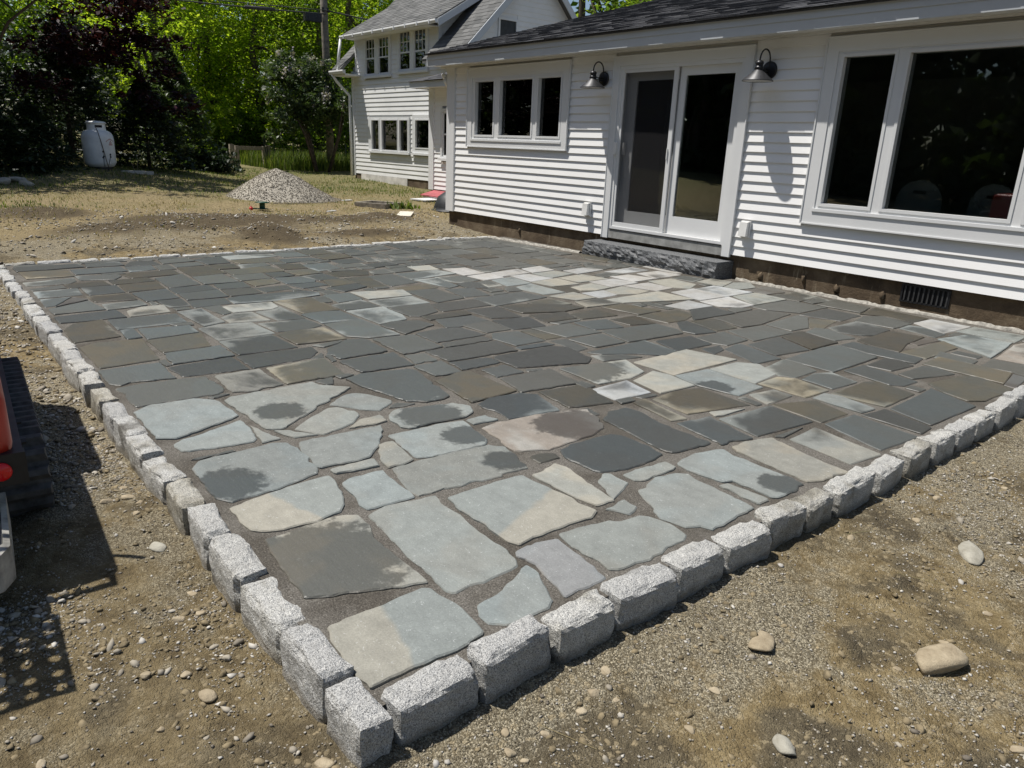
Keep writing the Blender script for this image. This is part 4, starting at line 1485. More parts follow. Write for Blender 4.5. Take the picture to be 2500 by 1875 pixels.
def make_step():
    bm = bmesh.new()
    bmesh.ops.create_cube(bm, size=1.)
    bmesh.ops.scale(bm, verts=bm.verts, vec=(2.25, .35, .24))
    long_e = [e for e in bm.edges if abs(e.verts[0].co.x-e.verts[1].co.x) > 1]
    bmesh.ops.subdivide_edges(bm, edges=long_e, cuts=56, use_grid_fill=True)
    ze = [e for e in bm.edges if abs(e.verts[0].co.z-e.verts[1].co.z) > .1]
    bmesh.ops.subdivide_edges(bm, edges=ze, cuts=8, use_grid_fill=True)
    ye = [e for e in bm.edges if abs(e.verts[0].co.y-e.verts[1].co.y) > .1]
    bmesh.ops.subdivide_edges(bm, edges=ye, cuts=8, use_grid_fill=True)
    for v in bm.verts:
        c = v.co
        front = c.y < -.17; side = abs(c.x) > 1.12
        edge = 1-abs(c.z)/.12
        if front or side:
            a = .020*noise.noise(Vector((c.x*7, c.z*11, 2)))+.022*noise.noise(Vector((c.x*19, c.z*24, 5)))+.010*noise.noise(Vector((c.x*45, c.z*55, 9)))
            out = -.012+.03*max(0, edge)*(.5+abs(noise.noise(Vector((c.x*9, c.z*9, 1))))) + a*(.35+.65*min(1, max(0, edge)*2.2))
            if front: c.y -= out
            if side: c.x += math.copysign(out*.6, c.x)
            if c.z > .11:
                c.z += .006*noise.noise(Vector((c.x*20, 3, 3)))
        elif c.z > .11:
            c.z += .0015*noise.noise(Vector((c.x*20, c.y*20, 3)))
    me = bpy.data.meshes.new('granite_step'); bm.to_mesh(me); bm.free()
    o = link('granite_step', me, 'dark_granite')
    o.location = (-6.425, 7.655, .105)
    tag(o, 'long dark grey rock faced granite step below the sliding door', 'step')
make_step()

def make_mortar():
    rng = random.Random(8)
    pat = bpy.data.objects['patio']
    for (x0, x1, y0, y1, name) in ((-5.15, -1.5, 7.72, 7.74, 'mortar_edge'), (-9.70, -7.68, 7.42, 7.55, 'mortar_edge')):
        V = []; F = []
        n = int((x1-x0)/.035)
        for i in range(n+1):
            x = x0+(x1-x0)*i/n; y = y0+(y1-y0)*i/n+.02*noise.noise(Vector((x*2, 1, 1)))
            h = .022+.022*noise.noise(Vector((x*8, 4, 1)))+.01*noise.noise(Vector((x*25, 4, 1)))
            w = .034+.014*noise.noise(Vector((x*6, 9, 1)))
            pz = patio_z(x, y)
            V += [(x, y-w, pz-.03), (x, y-w*.7, pz+h*.6), (x, y, pz+h), (x, y+w, pz+h*.5), (x, y+w*1.3, pz-.03)]
        for i in range(n):
            F += [(i*5+k, (i+1)*5+k, (i+1)*5+k+1, i*5+k+1) for k in range(4)]
        link(name, mkmesh(name, V, F, True), 'mortar', pat)
make_mortar()

# ------------------------------------------------------------------ two storey house behind
def dh_window(root, c, sashes, yf, meet, lites, wallmat='white_trim'):
    """double hung pair: casing c=(x0,x1,z0,z1), sashes [(x0,x1,z0,z1)]"""
    mb = MB()
    for q in cells(*c, [s for s in sashes]):
        mb.box(q[0], q[1], yf-.03, yf+.06, q[2], q[3])
    w = part('window', mb, wallmat, root)
    mb = MB(); mb.box(c[0]-.05, c[1]+.05, yf-.07, yf-.0305, c[2]-.03, c[2]+.03)
    part('sill', mb, wallmat, w)
    for (a, b, z0, z1) in sashes:
        m = z0+(z1-z0)*meet
        mb = MB(); picture(mb, a, b, z0, z1, .035, yf-.005, yf+.03); mb.box(a+.035, b-.035, yf-.008, yf+.03, m-.02, m+.02)
        if lites:
            for i in (1, 2):
                x = a+(b-a)*i/3
                mb.box(x-.011, x+.011, yf+.002, yf+.025, m+.02, z1-.035)
            zz = (m+z1)/2
            mb.box(a+.035, b-.035, yf+.003, yf+.024, zz-.011, zz+.011)
        part('sash', mb, wallmat, w)
        mb = MB(); mb.box(a+.03, b-.03, yf+.012, yf+.016, z0+.03, z1-.03)
        part('pane', mb, 'window_glass', w)
        mb = MB(); mb.box(a+.01, b-.01, yf+.30, yf+.31, z0, z1)
    return w
def make_old_house():
    rng = random.Random(21)
    YO = 11.9
    root = thing('two_storey_house', 'two storey white clapboard house with dormer behind the gravel pile', 'house', (-19.7, 14, .2))
    lo = (-21.88, -19.44, 1.13, 2.15); l2 = (-19.28, -18.05, 1.14, 2.20)
    p1 = (-22.09, -20.49, 3.29, 4.44); p2 = (-20.06, -18.48, 3.33, 4.49)
    cas = [lo, l2, p1, p2]
    s1 = [(-22.0, -21.43, 3.36, 4.37), (-21.2, -20.6, 3.36, 4.37)]; s2 = [(-20.0, -19.41, 3.40, 4.42), (-19.2, -18.6, 3.40, 4.42)]
    sl = [(-21.66, -21.21, 1.20, 2.05), (-21.03, -20.11, 1.20, 2.05), (-19.98, -19.53, 1.20, 2.05)]
    s3 = [(-19.10, -18.25, 1.31, 2.05)]
    mb = MB()
    for c in cells(-22.9, -16.6, .4, 3.62, sl+s3+s1+s2):
        mb.box(c[0], c[1], YO+.0225, YO+.15, c[2], c[3])
    for c in cells(-22.68, -18.0, 3.62, 4.62, s1+s2):
        mb.box(c[0], c[1], YO+.0225, YO+.15, c[2], c[3])
    mb.box(-22.9, -22.75, YO+.15, 16.1, .3, 3.6); mb.box(-22.75, -16.6, 15.95, 16.1, .3, 3.6)
    mb.box(-22.7, -16.7, 13.0, 13.05, .4, 4.4)
    wall = part('wall', mb, 'room_wall', root)
    z = .42
    while z < 4.55:
        x0, x1 = (-22.86, -16.62) if z < 3.45 else (-22.66, -18.03)
        for a, b in spans(x0, x1, cas, z, z+.127):
            clapboard(wall, a, b, YO, z, .127, 'old_siding', .022)
        z += .127
    # trim
    mb = MB(); mb.box(-22.96, -22.83, YO-.012, YO+.1, .35, 3.5)
    part('corner_board', mb, 'white_trim', root)
    mb = MB(); mb.box(-22.70, -22.61, YO-.014, YO+.1, 3.5, 4.55); part('corner_board', mb, 'white_trim', root)
    mb = MB(); mb.box(-18.07, -17.97, YO-.014, YO+.1, 3.5, 4.55); part('corner_board', mb, 'white_trim', root)
    for x0, x1 in ((-22.45, -21.9), (-21.89, -21.1), (-21.09, -19.6)):
        mb = MB(); mb.box(x0, x1, YO-.005, YO+.1, .15, .415); part('foundation_block', mb, 'foundation_white', root)
    mb = MB(); mb.box(-22.9, -16.6, YO+.02, YO+.2, -.1, .41); part('foundation', mb, 'concrete_brown', root)
    dh_window(root, p1, s1, YO, .455, True); dh_window(root, p2, s2, YO, .455, True)
    # lower windows, plain panes
    for c, ss in ((lo, sl), (l2, s3)):
        mb = MB()
        for q in cells(*c, ss):
            mb.box(q[0], q[1], YO-.03, YO+.06, q[2], q[3])
        w = part('window', mb, 'white_trim', root)
        for (a, b, z0, z1) in ss:
            mb = MB(); picture(mb, a-.03, b+.03, z0-.03, z1+.03, .0305, YO-.042, YO-.0302); part('sash', mb, 'white_trim', w)
            mb = MB(); mb.box(a, b, YO+.03, YO+.034, z0, z1); part('pane', mb, 'window_glass', w)
        mb = MB(); mb.box(c[0]-.03, c[1]+.03, YO-.075, YO-.031, c[2]-.035, c[2]+.02); part('sill', mb, 'white_trim', w)
    # main roof, 45 degrees, split by the dormer
    ye, ze, yr, zr = 11.38, 3.54, 14.02, 6.18
    def slab(x0, x1):
        return MB().prism([(ye, ze), (yr, zr), (yr, zr-.1), (ye, ze-.1)], 'x', x0, x1)
    roof = part('roof', MB().prism([(yr, zr), (16.66, ze), (16.66, ze-.1), (yr, zr-.1)], 'x', -23.25, -16.35), 'shingle_grey', root)
    L = math.hypot(yr-ye, zr-ze)
    for x0, x1 in ((-23.25, -22.69), (-17.97, -16.35)):
        part('roof_slope', slab(x0, x1), 'shingle_grey', root)
        shingles(roof, (x0, ye, ze), (1, 0, 0), (0, .7071, .7071), x1-x0, L, 'shingle_grey', rng, .15, (.2, .34))
    # dormer
    yd, zd, sd = 11.56, 4.52, .60
    ydt = 14.0
    mb = MB().prism([(yd, zd), (ydt, zd+sd*(ydt-yd)), (ydt, zd+sd*(ydt-yd)-.1), (yd, zd-.09)], 'x', -22.80, -17.55)
    dr = part('dormer_roof', mb, 'shingle_grey', root)
    l2n = math.hypot(1, sd)
    shingles(dr, (-22.81, yd-.01, zd+.002), (1, 0, 0), (0, 1/l2n, sd/l2n), 5.27, (ydt-yd)*l2n, 'shingle_grey', rng, .15, (.2, .34))
    for x0, x1 in ((-22.68, -22.62), (-18.06, -18.0)):
        mb = MB().prism([(YO+.1, YO-7.85), (YO+.1, zd+.15), (yr-.1, zd+sd*(yr-yd)-.18)], 'x', x0, x1)
        ch = part('dormer_cheek', mb, 'old_siding', root)
    z = 3.9
    while z < 5.9:      # boards of the right cheek
        a = max(YO+.02, YO+.12+(z-4.15)); top = z+.127
        y0 = max(YO+.02, (z-zd)/sd+yd+.25) if z > zd+.25 else YO+.02
        y1 = ye+(z-ze)-.02
        if y1-y0 > .05:
            mb = MB(); mb.hexa([(-17.998, y0, z), (-17.982, y0, z), (-17.982, y1, z), (-17.998, y1, z)], [(-17.999, y0, z+.14), (-17.996, y0, z+.14), (-17.996, y1+.1, z+.14), (-17.999, y1+.1, z+.14)])
            part('clapboard', mb, 'old_siding', ch)
        z += .127
    mb = MB().prism([(yd, zd-.02), (ydt, zd+sd*(ydt-yd)-.02), (ydt, zd+sd*(ydt-yd)-.2), (yd+.02, zd-.2)], 'x', -17.54, -17.51)
    part('rake_board', mb, 'fascia_paint', root)
    # gutters and downspout
    mb = MB().prism([(yd-.10, zd-.03), (yd-.02, zd-.03), (yd-.02, zd-.12), (yd-.07, zd-.13), (yd-.105, zd-.07)], 'x', -22.88, -17.5)
    gt = part('gutter', mb, 'old_siding', root)
    for i in range(9):
        x = -22.6+i*.6
        mb = MB(); mb.box(x, x+.04, yd-.115, yd-.02, zd-.125, zd-.022); part('bracket', mb, 'white_trim', gt)
    mb = MB(); mb.box(-22.7, -18.0, yd+.0, YO, zd-.13, zd-.10); part('dormer_soffit', mb, 'old_siding', root)
    mb = MB().prism([(ye-.10, ze-.05), (ye-.0, ze-.05), (ye-.0, ze-.15), (ye-.07, ze-.16), (ye-.105, ze-.09)], 'x', -23.3, -22.35)
    part('gutter', mb, 'old_siding', root)
    mb = MB(); mb.box(-23.2, -22.4, ye+.0, YO, ze-.2, ze-.15); part('eave_soffit', mb, 'old_siding', root)
    mb = MB(); mb.tube([(-22.86, yd-.06, zd-.12), (-22.86, ye-.02, ze-.05)], .045, 8); part('downspout', mb, 'white_trim', root, True)
    mb = MB(); mb.tube([(-23.2, ye-.04, ze-.14), (-23.17, ye+.1, ze-.35), (-23.02, YO-.06, ze-.75), (-22.99, YO-.06, 2.0), (-22.99, YO-.06, .3)], .045, 8)
    part('downspout', mb, 'white_trim', root, True)
    # right gable wall with its boards and a little attic window
    xg = -16.60
    mb = MB().prism([(YO+.16, .3), (15.94, .3), (15.94, 4.2), (yr, zr-.12), (YO+.16, 4.2)], 'x', xg-.1, xg)
    gw = part('gable_wall', mb, 'old_siding', root)
    z = 3.2
    aw = (12.80, 13.45, 4.05, 4.62)
    while z < 6.0:
        y0 = max(YO+.02, ye+(z-ze)+.18); y1 = min(15.9, 16.66-(z-ze)-.18)
        segs = spans(y0, y1, [aw], z, z+.127)
        for a, b in segs:
            if b-a < .05: continue
            a2 = a+.127 if a == y0 and z > 3.6 else a; b2 = b-.127 if b == y1 and z > 3.6 else b
            mb = MB(); mb.hexa([(xg, a, z), (xg+.016, a, z), (xg+.016, b, z), (xg, b, z)], [(xg, a2, z+.14), (xg+.003, a2, z+.14), (xg+.003, b2, z+.14), (xg, b2, z+.14)])
            part('clapboard', mb, 'old_siding', gw)
        z += .127
    mb = MB(); t = .06
    for (a, b, c, d) in ((aw[0], aw[0]+t, aw[2], aw[3]), (aw[1]-t, aw[1], aw[2], aw[3]), (aw[0]+t, aw[1]-t, aw[2], aw[2]+t), (aw[0]+t, aw[1]-t, aw[3]-t, aw[3])):
        mb.box(xg+.001, xg+.035, a, b, c, d)
    w = part('window', mb, 'white_trim', root)
    mb = MB(); mb.box(xg+.003, xg+.006, aw[0]+t, aw[1]-t, aw[2]+t, aw[3]-t); part('pane', mb, 'dark_plastic', w)
    for s, e in (((ye, ze), (yr, zr)), ((16.66, ze), (yr, zr))):
        mb = MB().prism([s, e, (e[0], e[1]-.22), (s[0]+(.03 if s[0] < 14 else -.03), s[1]-.19)], 'x', -16.345, -16.315)
        part('rake_board', mb, 'fascia_paint', root)
make_old_house()

def make_entry():
    rng = random.Random(31)
    YE = 10.6
    root = thing('entry_wing', 'small white clapboard entry between the low wing and the two storey house', 'house', (-14.5, 11.2, .2))
    mb = MB()
    for c in cells(-16.38, -11.9, .33, 2.72, [(-15.80, -15.05, 1.15, 2.18)]):
        mb.box(c[0], c[1], YE+.0255, YE+.12, c[2], c[3])
    mb.box(-16.38, -16.28, YE+.12, 11.85, .33, 2.72)
    wall = part('wall', mb, 'room_wall', root)
    z = .35
    while z < 2.68:
        for a, b in spans(-16.2, -11.9, [(-15.87, -14.98, 1.08, 2.25)], z, z+.109):
            clapboard(wall, a, b, YE, z, .109, 'white_siding')
        z += .109
    mb = MB(); mb.box(-16.42, -16.20, YE-.014, YE+.1, .33, 2.71); part('corner_board', mb, 'white_trim', root)
    dh_window(root, (-15.87, -14.98, 1.08, 2.25), [(-15.80, -15.05, 1.15, 2.18)], YE, .5, False)
    mb = MB(); mb.box(-16.62, -11.9, 10.16, 10.19, 2.70, 2.84); mb.box(-16.62, -16.59, 10.19, 11.9, 2.70, 2.84); part('fascia', mb, 'fascia_paint', root)
    mb = MB(); mb.box(-16.59, -11.9, 10.19, YE+.02, 2.715, 2.73); part('soffit', mb, 'soffit_paint', root)
    mb = MB(); mb.add([(-16.66, 10.12, 2.845), (-11.9, 10.12, 2.845), (-11.9, 11.89, 3.45), (-15.2, 11.89, 3.45), (-16.66, 11.89, 2.845)], [(0, 1, 2, 3), (0, 3, 4), (0, 4, 3, 2, 1)])
    roof = part('roof', mb, 'shingle_dark', root, fixn=False)
    l = math.hypot(1, .342)
    shingles(roof, (-15.9, 10.11, 2.85), (1, 0, 0), (0, 1/l, .342/l), 4.0, .55, 'shingle_dark', rng)
    mb = MB(); mb.box(-16.36, -12, YE+.03, YE+.14, -.1, .335); part('foundation', mb, 'concrete_brown', root)
    t = thing('flood_light', 'small white security light under the eave at the corner of low wing', 'lamp', (-11.5, 7.9, 2.6))
    mb = MB(); mb.lathe([(0, 0), (.05, .0), (.05, .03), (0, .03)], (-11.53, 7.86, 2.66), 16); part('base', mb, 'plastic_white', t, True)
    for dx, dz in ((-.09, -.03), (-.03, -.12)):
        mb = MB(); mb.lathe([(.0, .06), (.03, .055), (.05, .0), (.055, -.06), (.048, -.065), (.0, -.05)], (-11.53+dx, 7.82, 2.60+dz), 16, Matrix.Rotation(R(50), 4, 'X')); part('lamp_head', mb, 'plastic_white', t, True)
    mb = MB(); mb.tube([(-11.53, 7.86, 2.66), (-11.56, 7.84, 2.55)], .012, 8); part('arm', mb, 'plastic_white', t)
make_entry()

# ------------------------------------------------------------------ tracked machine at the left edge
def make_machine():
    t = thing('track_loader', 'red compact track loader with black rubber tracks parked left of the patio', 'machine', (-3.40, .318, -.135), -.052)
    def lp(name, mb, mat, parent=None, smooth=False):
        return link(name, mkmesh(name, mb.v, mb.f, smooth), mat, parent or t)
    def rbox(x0, x1, y0, y1, z0, z1, r=.05):
        bm = bmesh.new()
        bmesh.ops.create_cube(bm, size=1.)
        for v in bm.verts:
            v.co = Vector(((x0+x1)/2+v.co.x*(x1-x0), (y0+y1)/2+v.co.y*(y1-y0), (z0+z1)/2+v.co.z*(z1-z0)))
        bmesh.ops.bevel(bm, geom=bm.edges[:], offset=r, segments=4, affect='EDGES', profile=.5)
        mb = MB(); bm.verts.ensure_lookup_table()
        mb.v = [tuple(v.co) for v in bm.verts]; mb.f = [tuple(v.index for v in f.verts) for f in bm.faces]
        bm.free()
        return mb
    L, H = 1.56, .33
    def loop(off, n=60):
        r = H/2+off
        c0, c1 = -.165, -L+.165
        P = []
        for k in range(15):
            a = R(-90+180*k/14); P.append((c0+r*math.cos(a), H/2+r*math.sin(a)))
        for k in range(15):
            a = R(90+180*k/14); P.append((c1+r*math.cos(a), H/2+r*math.sin(a)))
        return P
    lug = None
    for yo in (0., -.92):
        y0, y1 = yo-.19, yo
        A, B = loop(0), loop(-.028)
        n = len(A)
        mb = MB()
        for y in (y0, y1):
            mb.v += [(a[0], y, a[1]) for a in A]+[(b[0], y, b[1]) for b in B]
        for i in range(n):
            j = (i+1) % n
            mb.f += [(i, j, 2*n+j, 2*n+i), (n+i, 3*n+i, 3*n+j, n+j), (i, n+i, n+j, j), (2*n+i, 2*n+j, 3*n+j, 3*n+i)]
        tr = lp('track', mb, 'black_rubber')
        # lugs all round the belt
        per = []
        Q = A+[A[0]]
        d = [0]
        for a, b in zip(Q, Q[1:]):
            d.append(d[-1]+math.hypot(b[0]-a[0], b[1]-a[1]))
        N = 46
        if lug is None:
            m = MB(); m.hexa([(-.030, -.095, -.004), (.030, -.095, -.004), (.030, .095, -.004), (-.030, .095, -.004)], [(-.012, -.086, .026), (.012, -.086, .026), (.012, .086, .026), (-.012, .086, .026)])
            lug = mkmesh('lug', m.v, m.f); lug.materials.append(MATS['black_rubber'])
        for k in range(N):
            s = d[-1]*k/N
            i = max(q for q in range(len(d)-1) if d[q] <= s)
            u = (s-d[i])/max(1e-6, d[i+1]-d[i])
            x = Q[i][0]+(Q[i+1][0]-Q[i][0])*u; z = Q[i][1]+(Q[i+1][1]-Q[i][1])*u
            tx, tz = Q[i+1][0]-Q[i][0], Q[i+1][1]-Q[i][1]
            o = link('lug', lug, None, tr)
            ang = math.atan2(tz, tx)
            o.matrix_basis = Matrix.Translation((x, (y0+y1)/2, z)) @ Matrix.Rotation(-ang+math.pi, 4, 'Y')
        mb = MB(); mb.box(-L+.2, -.2, y0+.03, y1-.03, .07, .26)
        fr = lp('track_frame', mb, 'machine_grey')
        for x in (-.165, -L+.165):
            mb = MB(); mb.lathe([(0, -.085), (.12, -.085), (.135, -.06), (.135, .06), (.12, .085), (0, .085)], (x, (y0+y1)/2, H/2), 20, Matrix.Rotation(R(90), 4, 'X')); lp('wheel', mb, 'machine_grey', fr, True)
        for x in (-.45, -.7, -.95, -1.2):
            mb = MB(); mb.lathe([(0, -.08), (.06, -.08), (.06, .08), (0, .08)], (x, (y0+y1)/2, .095), 14, Matrix.Rotation(R(90), 4, 'X')); lp('roller', mb, 'machine_grey', fr, True)
    lp('fender', rbox(-1.30, .43, -.44, -.115, .44, .72, .06), 'machine_red', None, True)
    lp('chassis', rbox(-1.5, .40, -.80, -.20, .22, .46, .02), 'machine_grey')
    mb = MB(); mb.box(-1.28, .40, -.118, -.088, .395, .44); lp('side_rail', mb, 'machine_grey')
    lp('hood', rbox(-1.78, -.72, -.88, -.10, .45, 1.12, .07), 'machine_red', None, True)
    lp('control_tower', rbox(-.74, .34, -.82, -.19, .70, 1.08, .05), 'machine_grey', None, True)
    mb = MB(); mb.box(.40, .445, -.30, -.085, .36, .48); br = lp('rear_bracket', mb, 'black_metal')
    M = Matrix.Rotation(R(72), 4, 'Z') @ Matrix.Rotation(R(90), 4, 'X')
    M = Matrix.Rotation(R(90), 4, 'Y')
    mb = MB(); mb.lathe([(0, -.004), (.034, -.004), (.034, .008), (.028, .013), (0, .015)], (.447, -.165, .420), 24, M); lp('reflector', mb, 'reflector_red', br, True)
    for x in (-.1, .15):
        mb = MB(); mb.lathe([(0, 0), (.014, 0), (.014, .018), (0, .018)], (x, -.088, .415), 6, Matrix.Rotation(R(-90), 4, 'X')); lp('bolt', mb, 'lamp_metal')
    mb = MB(); mb.tube([(.30, -.22, 1.04), (.36, -.24, 1.10), (.36, -.5, 1.12), (.36, -.78, 1.10), (.30, -.78, 1.04)], .016, 8); lp('hand_rail', mb, 'black_metal', None, True)
    mb = MB(); mb.tube([(.18, -.19, .98), (.26, -.10, 1.06)], .012, 8); lp('lever', mb, 'black_metal', None, True)
    # riding platform with raised rim and rounded corner
    poly = [(.24, -.86), (.70, -.86), (.80, -.78), (.80, -.27), (.77, -.21), (.70, -.175), (.24, -.165)]
    def inset(P, d):
        return [((x-.52)*(1-d*2.2)+.52, (y+.51)*(1-d*1.6)-.51) for x, y in P]
    mb = MB()
    n = len(poly)
    rings = [(poly, .13), (poly, .255), (inset(poly, .035), .262), (inset(poly, .05), .215), (inset(poly, .07), .212)]
    for P, z in rings:
        mb.v += [(x, y, z) for x, y in P]
    for r in range(4):
        mb.f += [(r*n+i, r*n+(i+1) % n, (r+1)*n+(i+1) % n, (r+1)*n+i) for i in range(n)]
    mb.f += [tuple(range(n))[::-1], tuple(range(4*n, 5*n))]
    lp('platform', mb, 'platform_grey')
    # perforated guard panel, round holes
    mb = MB()
    hx, hy = 6, 4
    x0, y0, sx, sy, z = .50, -.66, .074, .072, .93
    for i in range(hx):
        for j in range(hy):
            cx, cy = x0+(i+.5)*sx, y0+(j+.5)*sy
            o = len(mb.v)
            sq = [(-1, -1), (0, -1), (1, -1), (1, 0), (1, 1), (0, 1), (-1, 1), (-1, 0)]
            mb.v += [(cx+a*sx/2, cy+b*sy/2, z) for a, b in sq]
            mb.v += [(cx+.0165*math.cos(R(225+45*k)), cy+.0165*math.sin(R(225+45*k)), z) for k in range(8)]
            mb.f += [(o+k, o+(k+1) % 8, o+8+(k+1) % 8, o+8+k) for k in range(8)]
    bm = bmesh.new()
    vs = [bm.verts.new(v) for v in mb.v]
    for f in mb.f: bm.faces.new([vs[i] for i in f])
    bmesh.ops.remove_doubles(bm, verts=bm.verts, dist=.0005)
    bmesh.ops.solidify(bm, geom=bm.faces[:], thickness=.004)
    me = bpy.data.meshes.new('perforated_panel'); bm.to_mesh(me); bm.free()
    link('perforated_panel', me, 'machine_grey', t)
    # loader arms and bucket out in front
    for y in (-.86, -.34):
        mb = MB(); mb.tube([(-.75, y, 1.02), (-1.95, y, .75), (-2.15, y, .25)], .045, 8); lp('loader_arm', mb, 'machine_grey', None, True)
    mb = MB().prism([(-2.10, .02), (-2.10, .42), (-2.16, .44), (-2.22, .12), (-2.62, .04), (-2.62, .02)], 'y', -1.05, -.16)
    mb.v = [(v[0], v[1], v[2]) for v in mb.v]
    lp('bucket', mb, 'machine_grey')
make_machine()

# ------------------------------------------------------------------ foliage tools
def leaves_np(rs, C, size, up=.35, aspect=.55, jitter=.4):
    n = len(C)
    nrm = rs.normal(size=(n, 3)); nrm[:, 2] = np.abs(nrm[:, 2])*(.6+up)+up
    nrm /= np.linalg.norm(nrm, axis=1)[:, None]
    a = np.cross(nrm, rs.normal(size=(n, 3))); a /= np.linalg.norm(a, axis=1)[:, None]
    b = np.cross(nrm, a)
    s = size*(1+jitter*rs.normal(size=n)).clip(.45, 1.9)
    a *= (s*.5)[:, None]; b *= (s*.5*aspect)[:, None]
    fold = nrm*(s*.10)[:, None]
    V = np.stack([C-a, C+b+fold, C+a, C-b+fold], 1).reshape(-1, 3)
    F = np.arange(4*n).reshape(-1, 4)
    return V, F
def crown_pts(rs, lobes, n, per=34, spread=.16, shell=.55):
    w = np.array([l[3]*l[4]*l[5] for l in lobes])**.67
    w /= w.sum()
    ncl = max(1, n//per)
    idx = rs.choice(len(lobes), ncl, p=w)
    Lb = np.array([l[:6] for l in lobes])[idx]
    d = rs.normal(size=(ncl, 3)); d /= np.linalg.norm(d, axis=1)[:, None]
    r = shell+(1-shell)*rs.random(ncl)**.6
    cc = Lb[:, :3]+d*Lb[:, 3:]*r[:, None]
    out = np.repeat(cc, per, 0)
    sg = np.repeat(Lb[:, 3:].mean(1)*spread*(.6+.8*rs.random(ncl)), per)
    off = rs.normal(size=out.shape)*sg[:, None]; off[:, 2] *= .6
    return out+off
def foliage(name, root, rs, C, size, mat, **kw):
    V, F = leaves_np(rs, C, size, **kw)
    V = V-np.array(root.matrix_basis.translation)
    return link(name, fast_mesh(name, V, F), mat, root)
def tree(name, label, cat, loc, lobes, n, size, mat, trunk_r=.18, seed=1, group=None, branches=6, trunk=True, spread=.16, **kw):
    rs = np.random.default_rng(seed)
    rng = random.Random(seed)
    t = thing(name, label, cat, loc, 0, group)
    lob = [(loc[0]+l[0], loc[1]+l[1], loc[2]+l[2], *l[3:]) for l in lobes]
    if trunk:
        top = max(l[2] for l in lobes)
        mb = MB()
        pts = [(loc[0]+rng.uniform(-.1, .1)*k, loc[1]+rng.uniform(-.1, .1)*k, loc[2]-.15+top*k/5) for k in range(6)]
        mb.tube(pts, [trunk_r*(1.25-.2*k) for k in range(6)], 8)
        tk = part('trunk', mb, 'bark', t, True)
        for l in lob[:branches]:
            s = Vector(pts[rng.choice((1, 2, 3))]); e = Vector(l[:3])
            m = s.lerp(e, .5)+Vector((rng.uniform(-.2, .2), rng.uniform(-.2, .2), .25))
            mb = MB(); mb.tube([s, m, e, e+(e-m)*.5], [trunk_r*.5, trunk_r*.38, trunk_r*.22, .01], 6)
            part('limb', mb, 'bark', tk, True)
    C = crown_pts(rs, lob, n, spread=spread)
    zmin = loc[2]+.05
    C[:, 2] = np.maximum(C[:, 2], zmin+.1*rs.random(len(C)))
    foliage('crown', t, rs, C, size, mat, **kw)
    return t
def lobes_round(rng, h, r, n=9, base=.25, squash=.8):
    """lobes of a broad tree of height h and crown radius r"""
    out = []
    for i in range(n):
        z = h*(base+(1-base)*(i+.5)/n)
        f = math.sin(math.pi*min(.97, .18+.75*(i+.5)/n))
        a = rng.uniform(0, 6.28)
        d = r*f*rng.uniform(.25, .75)
        s = r*rng.uniform(.38, .62)*(.6+.4*f)
        out.append((d*math.cos(a), d*math.sin(a), z, s, s, s*squash))
    return out
def gz(x, y):
    return ground_base(x, y)

